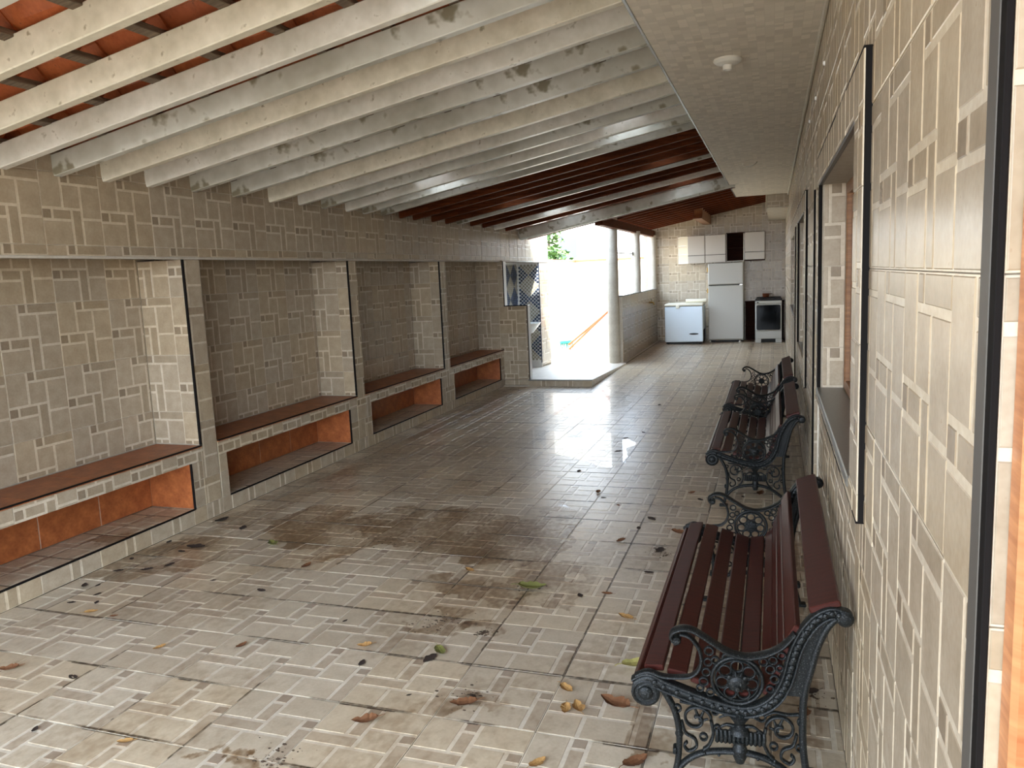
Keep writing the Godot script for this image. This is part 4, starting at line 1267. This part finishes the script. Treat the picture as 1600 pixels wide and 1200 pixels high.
# ---------------------------------------------------------------- kitchen things
func build_kitchen() -> void:
	# refrigerator
	var f := thing("refrigerator", "tall white two door refrigerator between the chest freezer and the stove", "refrigerator", Vector3(-1.24, 0, -15.95))
	obj("body", boxm(Vector3(0, 0.04, -0.6), Vector3(0.675, 1.57, -0.062), 0.012), mats.appliance_white, f)
	obj("freezer_door", boxm(Vector3(0.002, 1.145, -0.058), Vector3(0.673, 1.57, 0.0), 0.014), mats.appliance_white, f)
	obj("fridge_door", boxm(Vector3(0.002, 0.06, -0.058), Vector3(0.673, 1.128, 0.0), 0.014), mats.appliance_white, f)
	obj("gasket", boxm(Vector3(0.01, 0.06, -0.064), Vector3(0.665, 1.56, -0.05)), mats.rubber, f)
	obj("kick_plate", boxm(Vector3(0.02, 0.012, -0.55), Vector3(0.655, 0.05, -0.07)), mats.rubber, f)
	for y in [1.4, 0.99]:
		obj("handle", boxm(Vector3(-0.022, y, -0.05), Vector3(0.004, y + 0.09, -0.015), 0.004), mats.brass, f)
	obj("hinge", boxm(Vector3(0.6, 1.122, -0.03), Vector3(0.66, 1.15, 0.006), 0.004), mats.steel, f)
	for x in [0.03, 0.6]:
		obj("foot", lathem([[0, 0], [0.02, 0], [0.02, 0.02], [0.012, 0.04], [0, 0.04]], 12, Transform3D(Basis(), Vector3(x, 0, -0.04))), mats.plastic_white, f)
	# chest freezer
	var c := thing("chest_freezer", "low white chest freezer with cream lid beside the refrigerator", "freezer", Vector3(-2.065, 0, -15.7))
	obj("body", boxm(Vector3(0, 0.045, -0.62), Vector3(0.74, 0.752, 0.0), 0.014), mats.freezer_white, c)
	obj("lid", boxm(Vector3(-0.006, 0.757, -0.63), Vector3(0.746, 0.805, 0.008), 0.014), mats.appliance_cream, c)
	obj("seal", boxm(Vector3(0.01, 0.748, -0.61), Vector3(0.73, 0.76, -0.006)), mats.rubber, c)
	obj("lid_handle", boxm(Vector3(0.22, 0.715, 0.0), Vector3(0.29, 0.775, 0.022), 0.006), mats.appliance_cream, c)
	var oval := lathem([[0, 0.0], [0.046, 0.0], [0.046, 0.004], [0.0, 0.006]], 20, Transform3D(Basis(Vector3.RIGHT, PI / 2) , Vector3.ZERO))
	var ov := obj("oval_badge", oval, mats.rubber, c)
	ov.transform = Transform3D(Basis.from_scale(Vector3(2.0, 0.36, 1.0)), Vector3(0.565, 0.205, 0.0))
	obj("side_grille", boxm(Vector3(0.736, 0.06, -0.5), Vector3(0.746, 0.28, -0.05), 0.003), mats.rubber, c)
	obj("base", boxm(Vector3(0.02, 0.008, -0.6), Vector3(0.72, 0.05, -0.03)), mats.rubber, c)
	for x in [0.06, 0.68]:
		obj("caster", lathem([[0, 0], [0.02, 0.0], [0.02, 0.02], [0, 0.02]], 10, Transform3D(Basis(), Vector3(x, 0, -0.05))), mats.rubber, c)
	var roll := thing("paper_roll", "cream rolled sheet lying on the chest freezer lid", "roll", Vector3(-1.68, 0.845, -16.0))
	obj("sheet", lathem([[0.02, 0.0], [0.039, 0.0], [0.039, 0.4], [0.02, 0.4], [0.02, 0.0]], 20, Transform3D(Basis(Vector3(0, 0, 1), -PI / 2), Vector3.ZERO)), mats.appliance_cream, roll)
	obj("cardboard_core", lathem([[0.0, 0.005], [0.0205, 0.005], [0.0205, 0.395], [0.0, 0.395]], 16, Transform3D(Basis(Vector3(0, 0, 1), -PI / 2), Vector3.ZERO)), mats.leaf_2, roll)
	# stove
	var s := thing("stove", "small white gas stove with black oven glass by the right wall", "stove", Vector3(-0.345, 0, -15.8))
	obj("body", boxm(Vector3(0, 0.075, -0.56), Vector3(0.49, 0.80, -0.02), 0.01), mats.appliance_white, s)
	obj("control_panel", boxm(Vector3(0.0, 0.755, -0.03), Vector3(0.49, 0.81, 0.0), 0.008), mats.appliance_white, s)
	obj("oven_door", boxm(Vector3(0.004, 0.235, -0.025), Vector3(0.486, 0.75, 0.0), 0.012), mats.appliance_white, s)
	var g := begin()
	var poly := PackedVector2Array()
	for q in [[0.435, 0.70, 0.0], [0.055, 0.70, 90.0], [0.055, 0.28, 180.0], [0.435, 0.28, 270.0]]:
		for k in 6:
			var t := deg_to_rad(q[2] + k * 18.0)
			poly.append(Vector2(q[0] + cos(t) * 0.03, q[1] + sin(t) * 0.03))
	extrude(g, poly, 0.0, 0.006)
	var gl := obj("oven_glass", g.commit(), mats.oven_glass, s)
	gl.transform = Transform3D(Basis(Vector3(1, 0, 0), Vector3(0, 0, 1), Vector3(0, 1, 0)), Vector3.ZERO)
	obj("inner_window", boxm(Vector3(0.10, 0.42, 0.005), Vector3(0.39, 0.61, 0.0075), 0.001), mats.oven_glass, s)
	obj("drawer_front", boxm(Vector3(0.002, 0.075, -0.022), Vector3(0.488, 0.228, -0.001), 0.008), mats.appliance_white, s)
	for x in [[0.0, 0.11], [0.375, 0.49]]:
		obj("leg", boxm(Vector3(x[0], 0.0, -0.05), Vector3(x[1], 0.078, -0.006), 0.006), mats.appliance_white, s)
	obj("rear_base", boxm(Vector3(0.02, 0.0, -0.55), Vector3(0.47, 0.08, -0.1)), mats.rubber, s)
	obj("cooktop", boxm(Vector3(-0.004, 0.812, -0.56), Vector3(0.494, 0.835, -0.004), 0.006), mats.rubber, s)
	for x in [0.12, 0.37]:
		for z in [-0.16, -0.4]:
			obj("burner", lathem([[0, 0.835], [0.045, 0.835], [0.045, 0.848], [0.03, 0.856], [0, 0.856]], 16, Transform3D(Basis(), Vector3(x, 0, z))), mats.rubber, s)
	for x in [0.03, 0.12, 0.21, 0.28, 0.37, 0.46]:
		obj("grate_bar", tubem(Vector3(x, 0.866, -0.52), Vector3(x, 0.866, -0.04), 0.006, 6), mats.rubber, s)
	for z in [-0.05, -0.28, -0.51]:
		obj("grate_bar", tubem(Vector3(0.02, 0.862, z), Vector3(0.47, 0.862, z), 0.006, 6), mats.rubber, s)
	obj("knob", lathem([[0, 0], [0.014, 0], [0.012, 0.016], [0, 0.017]], 12, Transform3D(Basis(Vector3.RIGHT, PI / 2), Vector3(0.05, 0.782, 0.0))), mats.rubber, s)
	var pot := thing("small_pot", "small reddish brown pot standing on the stove", "pot", Vector3(-0.15, 0.872, -16.05))
	obj("bowl", lathem([[0, 0.0], [0.05, 0.0], [0.062, 0.02], [0.064, 0.07], [0.06, 0.07], [0.056, 0.015], [0, 0.012]], 20), mats.brown_wood, pot)
	obj("handle", tubem(Vector3(0.06, 0.06, 0), Vector3(0.12, 0.066, 0.01), 0.007, 6), mats.brown_wood, pot)
	# dark cupboard behind the stove
	var dk := thing("dark_cupboard", "low dark wooden cupboard half hidden behind the stove", "cupboard", Vector3(-0.545, 0, -16.58))
	obj("body", boxm(Vector3(0, 0.0, 0), Vector3(0.73, 0.76, 0.17), 0.004), mats.dark_wood, dk)
	obj("top", boxm(Vector3(-0.01, 0.76, 0), Vector3(0.74, 0.785, 0.18), 0.004), mats.dark_wood, dk)
	for y in [0.12, 0.3, 0.48]:
		obj("slat", boxm(Vector3(0.01, y, 0.17), Vector3(0.2, y + 0.14, 0.178), 0.003), mats.dark_wood, dk)
	# wall cabinets
	var zc := ZK + 0.001
	var a := thing("wall_cabinet", "white double door wall cabinet with open rounded end shelves at its left", "cabinet", Vector3(-1.66, 1.585, zc), 0.0, "white wall cabinets over the refrigerator")
	obj("body", boxm(Vector3(0.002, 0.002, 0), Vector3(0.742, 0.545, 0.27), 0.003), mats.dark_wood, a)
	for x in [[0.0, 0.335], [0.345, 0.74]]:
		var dr := obj("door", boxm(Vector3(x[0], 0.0, 0.272), Vector3(x[1], 0.548, 0.292), 0.005), mats.cabinet_white, a)
		obj("handle", boxm(Vector3(x[0], 0.15, 0.288), Vector3(x[1], 0.162, 0.296), 0.002), mats.grey_trim, dr)
	for y in [0.0, 0.175, 0.355, 0.53]:
		var e := begin()
		var pl := PackedVector2Array([Vector2(0, 0)])
		pl.append(Vector2(0, 0.27))
		for k in 9:
			var t := PI / 2 + k * PI / 16
			pl.append(Vector2(cos(t) * 0.225, sin(t) * 0.268))
		extrude(e, pl, y, y + 0.016)
		obj("end_shelf", e.commit(), mats.appliance_cream, a)
	obj("end_back", boxm(Vector3(-0.225, 0.0, 0.0), Vector3(0.0, 0.546, 0.012)), mats.appliance_cream, a)
	obj("end_panel", boxm(Vector3(-0.012, 0.0, 0.012), Vector3(0.0, 0.546, 0.27)), mats.appliance_cream, a)
	var b := thing("wall_cabinet", "white wall cabinet with a missing door showing dark shelves", "cabinet", Vector3(-0.91, 1.60, zc), 0.0, "white wall cabinets over the refrigerator")
	obj("side", boxm(Vector3(0, 0, 0), Vector3(0.014, 0.54, 0.27), 0.002), mats.cabinet_white, b)
	obj("side", boxm(Vector3(0.33, 0, 0), Vector3(0.348, 0.54, 0.27), 0.002), mats.cabinet_white, b)
	obj("side", boxm(Vector3(0.725, 0, 0), Vector3(0.739, 0.54, 0.27), 0.002), mats.dark_wood, b)
	obj("top_panel", boxm(Vector3(0, 0.54, 0), Vector3(0.74, 0.556, 0.275), 0.002), mats.dark_wood, b)
	obj("bottom_panel", boxm(Vector3(0, -0.012, 0), Vector3(0.34, 0.004, 0.272), 0.002), mats.cabinet_white, b)
	obj("bottom_panel", boxm(Vector3(0.34, -0.012, 0), Vector3(0.739, 0.004, 0.272), 0.002), mats.dark_wood, b)
	obj("back_panel", boxm(Vector3(0.014, 0.004, 0), Vector3(0.725, 0.54, 0.008)), mats.dark_wood, b)
	obj("shelf", boxm(Vector3(0.014, 0.255, 0.008), Vector3(0.33, 0.268, 0.25), 0.002), mats.dark_wood, b)
	obj("lining", boxm(Vector3(0.014, 0.004, 0.008), Vector3(0.018, 0.54, 0.265)), mats.dark_wood, b)
	var dr2 := obj("door", boxm(Vector3(0.358, 0.012, 0.272), Vector3(0.735, 0.55, 0.292), 0.005), mats.cabinet_white, b)
	obj("handle", boxm(Vector3(0.358, 0.155, 0.288), Vector3(0.735, 0.167, 0.296), 0.002), mats.grey_trim, dr2)
	# tap on the low wall
	var t := thing("wall_tap", "small dark garden tap on the low tiled wall", "tap", Vector3(-2.342, 0.86, -15.5))
	obj("pipe", tubem(Vector3.ZERO, Vector3(0.09, 0, 0), 0.012, 8), mats.brass, t)
	obj("spout", tubem(Vector3(0.085, 0.004, 0), Vector3(0.10, -0.05, 0), 0.01, 8), mats.brass, t)
	obj("handle", tubem(Vector3(0.05, 0.05, -0.035), Vector3(0.05, 0.05, 0.035), 0.007, 6), mats.rubber, t)
	obj("stem", tubem(Vector3(0.05, 0, 0), Vector3(0.05, 0.05, 0), 0.006, 6), mats.brass, t)

# ---------------------------------------------------------------- sink corner
func mosaic(parent: Node, org: Vector3, u: Vector3, w: float, h: float, budget: int) -> void:
	# diamond set small tiles: blue with pale lozenges
	var n := u.cross(Vector3.UP)
	var q := w / roundf(w / 0.0585)
	var st := begin()
	var d := q * 0.5 - 0.0058
	for e in [[Vector3(0, 0, 0.004), Vector3(0, 0, 1)]]:
		var p := [Vector3(-d, 0, 0.004), Vector3(0, -d, 0.004), Vector3(d, 0, 0.004), Vector3(0, d, 0.004)]
		quad(st, p[0], p[1], p[2], p[3], Vector3(0, 0, 1))
		for k in 4:
			var a: Vector3 = p[k]
			var b: Vector3 = p[(k + 1) % 4]
			var nn := (a + b) * Vector3(1, 1, 0)
			quad(st, a, b, Vector3(b.x, b.y, 0), Vector3(a.x, a.y, 0), nn.normalized())
	var m := st.commit()
	var rest := {}
	var cols := int(w / q) * 2 + 1
	var rows := int(h / q) * 2 + 1
	for j in range(1, rows):
		for i in range(1, cols):
			if (i + j) % 2:
				continue
			var c := Vector2(i * q * 0.5, j * q * 0.5)
			if c.x + d > w or c.y + d > h:
				continue
			# lozenge pattern
			var du := absf(c.x - w * 0.5) / q
			if w > 1.0:
				du = absf(fposmod(c.x, q * 6.5) - q * 3.25) / q
			var dv := absf(fposmod(c.y - 1.18 + q * 3.25, q * 6.5) - q * 3.25) / q
			var blue := du + dv > 3.2
			var name_ := ("blue_tile_%d" if blue else "pale_tile_%d") % (rng.randi() % 2)
			var xf := Transform3D(Basis(u, Vector3.UP, n), org + u * c.x + Vector3.UP * c.y)
			if budget > 0:
				var o := obj("mosaic_tile", m, mats[name_], parent)
				o.transform = xf
				budget -= 1
			else:
				if not rest.has(name_):
					rest[name_] = begin()
				rest[name_].append_from(m, 0, xf)
	for k in rest:
		var o := obj("mosaic_tiles", rest[k].commit(), mats[k], parent)
		o.set_meta("kind", "stuff")

func build_sink() -> void:
	var w := thing("wall_mosaic", "blue and white diamond mosaic in the sink corner", "wall", Vector3.ZERO, 0.0, "", "structure")
	obj("backing", boxm(Vector3(XB, 0.0, -11.912), Vector3(XL, 1.70, -11.9), 0.001), mats.porcelain, w)
	obj("backing", boxm(Vector3(XB - 0.004, 0.0, -11.9), Vector3(XB + 0.006, 1.70, -10.165), 0.001), mats.porcelain, w)
	mosaic(w, Vector3(XB + 0.01, 0.13, -11.9), Vector3(1, 0, 0), XL - XB - 0.01, 1.56, 0)
	mosaic(w, Vector3(XB + 0.006, 0.13, -10.17), Vector3(0, 0, -1), 1.7, 1.56, 0)
	obj("edge_trim", boxm(Vector3(XL - 0.012, 0.1, -11.905), Vector3(XL + 0.004, 1.70, -11.893), 0.002), mats.blue_tile_0, w)
	var s := thing("wall_sink", "white wall hung sink in the blue mosaic corner", "sink", Vector3(-3.86, 0.6, -11.6))
	obj("basin", lathem([[0.0, 0.0], [0.08, 0.0], [0.13, 0.05], [0.2, 0.13], [0.22, 0.16], [0.205, 0.16], [0.19, 0.14], [0.12, 0.06], [0.0, 0.04]], 28, Transform3D(Basis.from_scale(Vector3(0.9, 1, 1.15)), Vector3(0.22, 0, 0))), mats.porcelain, s)
	obj("ledge", boxm(Vector3(0.005, 0.12, -0.25), Vector3(0.1, 0.165, 0.25), 0.012), mats.porcelain, s)
	obj("bracket", boxm(Vector3(0.005, -0.06, -0.06), Vector3(0.2, 0.04, 0.06), 0.012), mats.porcelain, s)
	var f := thing("sink_faucet", "small dark faucet over the white sink", "faucet", Vector3(-3.80, 0.765, -11.6))
	var st := begin()
	sweep(st, smooth([Vector3(0, 0, 0), Vector3(0, 0.09, 0), Vector3(0.03, 0.13, 0), Vector3(0.09, 0.125, 0), Vector3(0.12, 0.09, 0)], 4), 0.01, 0.01, Vector3(0, 0, 1), 8)
	obj("spout", st.commit(), mats.steel, f)
	obj("handle", tubem(Vector3(-0.005, 0.05, 0), Vector3(-0.005, 0.06, 0.06), 0.007, 6), mats.steel, f)

# ---------------------------------------------------------------- small fittings
func build_small() -> void:
	var l := thing("lamp_holder", "empty round white lamp holder under the flat ceiling", "lamp holder", Vector3(-0.23, 2.56, -4.36))
	obj("base_plate", lathem([[0.0, -0.004], [0.07, 0.0], [0.073, -0.01], [0.06, -0.022], [0.032, -0.03], [0.0, -0.03]], 28), mats.plastic_white, l)
	obj("socket", lathem([[0.024, -0.028], [0.024, -0.055], [0.018, -0.055], [0.017, -0.035], [0.0, -0.034]], 20), mats.plastic_white, l)
	obj("contact", lathem([[0.0, -0.036], [0.016, -0.036], [0.016, -0.038], [0.0, -0.038]], 16), mats.rubber, l)
	var h := thing("wire_stub", "short bent wire hanging from the flat ceiling", "wire", Vector3(-0.23, 2.56, -8.6))
	var st := begin()
	sweep(st, smooth([Vector3(0.06, 0.0, -0.1), Vector3(0.04, -0.03, -0.05), Vector3(0.0, -0.055, 0.0), Vector3(-0.05, -0.05, 0.03), Vector3(-0.075, -0.03, 0.05)], 4), 0.006, 0.006, Vector3(0, 1, 0.2), 6)
	obj("wire", st.commit(), mats.plastic_white, h)
	obj("tip", lathem([[0, 0], [0.011, 0], [0.011, 0.03], [0, 0.03]], 8, Transform3D(Basis(), Vector3(-0.075, -0.045, 0.05))), mats.plastic_white, h)
	for q in [[2.36, -3.82, "nearest"], [2.355, -4.56, "middle"], [2.365, -5.33, "farthest"]]:
		var pl := thing("wall_plug", "%s of three small white plugs high on the right wall" % q[2], "plug", Vector3(XR - 0.001, q[0], q[1]), 0.0, "white plugs high on the right wall")
		obj("plug", lathem([[0.0, 0.0], [0.011, 0.0], [0.009, 0.008], [0.0, 0.01]], 12, Transform3D(Basis(Vector3(0, 0, 1), PI / 2), Vector3.ZERO)), mats.porcelain, pl)
	# puddles
	var puds := [
		["wide shallow puddle mirroring the yard in the middle of the floor", [[-2.76,-6.58],[-2.64,-6.92],[-2.11,-7.10],[-1.45,-7.08],[-1.18,-6.77],[-1.18,-6.27],[-1.07,-5.97],[-1.15,-5.70],[-1.35,-5.93],[-1.58,-6.03],[-1.89,-6.32],[-2.39,-6.25]]],
		["shallow puddle in front of the white step", [[-3.02,-9.52],[-2.45,-9.76],[-1.78,-9.57],[-1.57,-8.81],[-1.65,-7.92],[-1.94,-7.71],[-2.38,-8.04],[-2.70,-8.56]]],
		["small puddle at the edge of the brown stain", [[-1.65,-4.60],[-1.34,-4.74],[-1.15,-4.68],[-1.15,-4.48],[-1.32,-4.37],[-1.50,-4.41]]],
	]
	var nz := FastNoiseLite.new()
	nz.seed = 9
	nz.frequency = 2.2
	nz.fractal_octaves = 4
	for p in puds:
		var pts: Array = p[1]
		var poly := PackedVector2Array()
		for i in pts.size():
			var a := Vector2(pts[i][0], pts[i][1])
			var b := Vector2(pts[(i + 1) % pts.size()][0], pts[(i + 1) % pts.size()][1])
			for k in 8:
				var q := a.lerp(b, k / 8.0)
				poly.append(q + Vector2(nz.get_noise_2d(q.x, q.y), nz.get_noise_2d(q.x + 50.0, q.y)) * 0.12)
		var s2 := begin()
		var idx := Geometry2D.triangulate_polygon(poly)
		for i in range(0, idx.size(), 3):
			tri(s2, Vector3(poly[idx[i]].x, 0, poly[idx[i]].y), Vector3(poly[idx[i + 1]].x, 0, poly[idx[i + 1]].y), Vector3(poly[idx[i + 2]].x, 0, poly[idx[i + 2]].y), Vector3.UP, Vector3.UP, Vector3.UP)
		var o := obj("puddle", s2.commit(), mats.water_film, self)
		o.position = Vector3(0, 0.0022, 0)
		tag(o, p[0], "puddle", "puddles on the tiled floor")

# ---------------------------------------------------------------- dirt crumbs
func build_crumbs() -> void:
	var m := lathem([[0.0, 0.0], [0.9, 0.1], [1.0, 0.5], [0.5, 0.95], [0.0, 1.0]], 5)
	var heaps := [[-1.17, -2.91, 0.05, 70, "dark clump of wet dirt on a tile corner in front of the stain"], [-1.42, -2.97, 0.14, 80, "loose dark dirt crumbs scattered before the clump"], [-1.52, -1.92, 0.12, 60, "dirt crumbs along the joint at the bottom edge"], [-1.05, -2.42, 0.12, 60, "dirt crumbs round the orange brown leaf low in the middle"], [-1.14, -3.42, 0.08, 50, "dirt and twig bits round the green leaf"], [-0.56, -4.02, 0.10, 60, "wet dirt and leaf crumbs beside the near bench's far end"], [0.12, -2.72, 0.07, 60, "dark debris heap against the wall behind the near bench"], [-2.1, -3.9, 0.25, 60, "dirt crumbs spread over the big brown stain"]]
	for h in heaps:
		var mm := MultiMesh.new()
		mm.transform_format = MultiMesh.TRANSFORM_3D
		mm.mesh = m
		mm.instance_count = h[3]
		for i in h[3]:
			var s := 0.0013 + 0.0042 * pow(rng.randf(), 2.5)
			var p := Vector3(h[0] + rng.randfn(0, h[2] * 0.5) * (0.3 + rng.randf()), 0.0004, h[1] + rng.randfn(0, h[2] * 0.45) * (0.3 + rng.randf()))
			p.x = minf(p.x, XR - 0.01)
			mm.set_instance_transform(i, Transform3D(Basis(Vector3.UP, rng.randf() * TAU).scaled(Vector3(s * rng.randf_range(0.8, 2.2), s * 0.8, s)), p))
		var o := MultiMeshInstance3D.new()
		o.name = numbered("dirt_crumbs")
		o.multimesh = mm
		o.material_override = mats.soil
		add_child(o)
		tag(o, h[4], "dirt", "", "stuff")

# ---------------------------------------------------------------- leaves
const LEAVES := [[-3.23,-3.57,0.116,0],[-3.25,-3.48,0.049,0],[-3.16,-3.28,0.067,0],[-3.24,-3.20,0.063,0],[-3.39,-3.15,0.056,0],[-3.46,-3.32,0.042,0],[-3.46,-3.61,0.048,0],[-3.42,-4.04,0.100,0],[-3.17,-3.93,0.078,0],[-2.78,-3.69,0.080,3],[-3.40,-2.94,0.055,0],[-3.33,-2.96,0.035,0],[-3.23,-2.86,0.041,0],[-3.28,-2.75,0.041,0],[-3.15,-2.78,0.037,0],[-3.08,-2.68,0.050,1],[-2.93,-2.67,0.031,2],[-2.42,-3.09,0.055,0],[-2.38,-3.43,0.062,2],[-2.76,-3.15,0.033,0],[-2.47,-2.46,0.044,1],[-2.13,-2.56,0.045,2],[-2.95,-2.15,0.065,2],[-2.63,-2.17,0.049,0],[-2.07,-1.87,0.044,1],[-2.45,-1.85,0.034,0],[-1.55,-2.55,0.047,0],[-1.30,-2.65,0.074,0],[-1.28,-2.71,0.066,3],[-1.33,-2.18,0.073,2],[-1.04,-2.37,0.079,2],[-1.61,-2.68,0.051,1],[-0.71,-2.55,0.055,1],[-0.68,-2.42,0.053,1],[-0.64,-2.44,0.063,1],[-0.52,-2.49,0.097,2],[-0.49,-2.79,0.106,4],[-0.69,-2.11,0.053,1],[-0.40,-2.19,0.075,2],[-0.61,-3.19,0.065,1],[-1.10,-3.40,0.109,3],[-0.86,-3.38,0.044,0],[-0.74,-3.42,0.044,2],[-0.58,-4.05,0.079,0],[-0.81,-4.15,0.059,2],[-0.75,-4.39,0.046,0],[-0.70,-4.58,0.072,0],[-0.51,-4.34,0.076,2],[-1.49,-3.56,0.055,1],[-0.59,-3.73,0.047,0],[-1.41,-5.64,0.054,0],[-1.14,-5.08,0.049,2],[-1.08,-4.97,0.039,0],[-1.24,-6.33,0.065,0],[-1.27,-6.84,0.064,0],[-1.15,-7.11,0.055,0],[-1.63,-8.07,0.034,0],[-1.21,-8.62,0.065,0],[-0.52,-5.17,0.045,2],[-0.45,-5.03,0.052,0],[-0.95,-4.81,0.030,2],[-0.08,-5.23,0.081,2],[-0.19,-5.15,0.035,0],[-1.82,-2.88,0.028,0],[-1.26,-2.38,0.020,0],[-1.03,-2.43,0.035,0],[0.12,-2.75,0.07,0],[0.1,-2.6,0.06,2]]

func leaf_mesh(variant: int) -> ArrayMesh:
	# unit length blade along x, folded on its midrib and curled, with a ragged edge and a stalk
	var st := begin()
	var n := 12
	var curl: float = [0.10, 0.24, 0.32, 0.18][variant]
	var fold: float = [0.05, 0.09, 0.14, 0.11][variant]
	var r := RandomNumberGenerator.new()
	r.seed = 100 + variant
	var rows := []
	for i in n + 1:
		var t := float(i) / n
		var wd := 0.26 * pow(sin(PI * pow(t, 0.8)), 0.7)
		var wl := wd * r.randf_range(0.78, 1.15)
		var wr := wd * r.randf_range(0.78, 1.15)
		var y := curl * pow(2.0 * t - 1.0, 2.0) * 0.5 + 0.02
		var row := []
		for k in 5:
			var f := (k - 2) / 2.0
			var half := wl if f > 0.0 else wr
			row.append(Vector3(t - 0.5, y + fold * 4.0 * half * pow(absf(f), 1.6) + r.randf_range(0.0, 0.012), half * f))
		rows.append(row)
	for i in n:
		for k in 4:
			var a: Vector3 = rows[i][k]
			var b: Vector3 = rows[i][k + 1]
			var c: Vector3 = rows[i + 1][k + 1]
			var d: Vector3 = rows[i + 1][k]
			var up := Vector3(-(c.y - b.y) * n, 1.0, -(b.y - a.y) / maxf(absf(b.z - a.z), 0.02) * signf(b.z - a.z)).normalized()
			tri(st, a, b, c, up, up, up)
			tri(st, a, c, d, up, up, up)
	sweep(st, [rows[0][2], rows[0][2] + Vector3(-0.12, 0.02, 0.02), rows[0][2] + Vector3(-0.22, 0.01, 0.07)], 0.012, 0.012, Vector3(0, 1, 0), 4)
	return st.commit()

func build_leaves() -> void:
	var ms := []
	for v in 4:
		ms.append(leaf_mesh(v))
	var looks := ["small dark rotting leaf", "tan dry curled leaf", "brown dry curled leaf", "faded green leaf", "yellow green curled leaf"]
	for q in LEAVES:
		var k: int = q[3]
		var o := obj("dry_leaf", ms[rng.randi_range(0, 1) if k == 0 else rng.randi_range(1, 3)], mats["leaf_%d" % k], self)
		var s: float = q[2] * (1.1 if k == 0 else 1.3)
		var flat := 0.55 if k == 0 else 1.0
		o.transform = Transform3D(Basis(Vector3.UP, rng.randf() * TAU).scaled(Vector3(s, s * flat, s)), Vector3(q[0], 0.0006, q[1]))
		var x: float = q[0]
		var z: float = q[1]
		var where := ""
		if x > -0.02:
			where = "behind the near iron bench" if z > -4.0 else "under the middle iron bench"
		elif x < -3.0:
			where = "along the masonry plinth beside the nearest recess" if z > -3.3 else "along the masonry plinth past the nearest recess"
		elif z > -2.0:
			where = "at the lower left edge of the picture"
		elif x > -0.56 and z > -3.0:
			where = "by the front foot of the near bench"
		elif x > -0.9 and z > -3.0:
			where = "left of the near bench's front scroll"
		elif x > -1.7 and z > -3.0:
			where = "among the dirty joints low in the middle of the floor"
		elif z > -3.0:
			where = "on the clean tiles low at the left"
		elif x > -1.0 and z > -4.0:
			where = "beside the seat of the near bench"
		elif x > -1.0 and z > -4.7:
			where = "beside the far end of the near bench"
		elif x > -0.6:
			where = "before the middle bench"
		elif z > -4.0:
			where = "at the near rim of the big brown stain"
		elif z > -5.5:
			where = "between the brown stain and the puddle"
		elif z > -7.2:
			where = "around the bright puddle"
		else:
			where = "far off between the puddle and the kitchen"
		tag(o, looks[k] + " " + where, "leaf", ["dark leaf bits", "tan leaves", "brown leaves", "green leaves", "yellow leaves"][k] + " " + where)
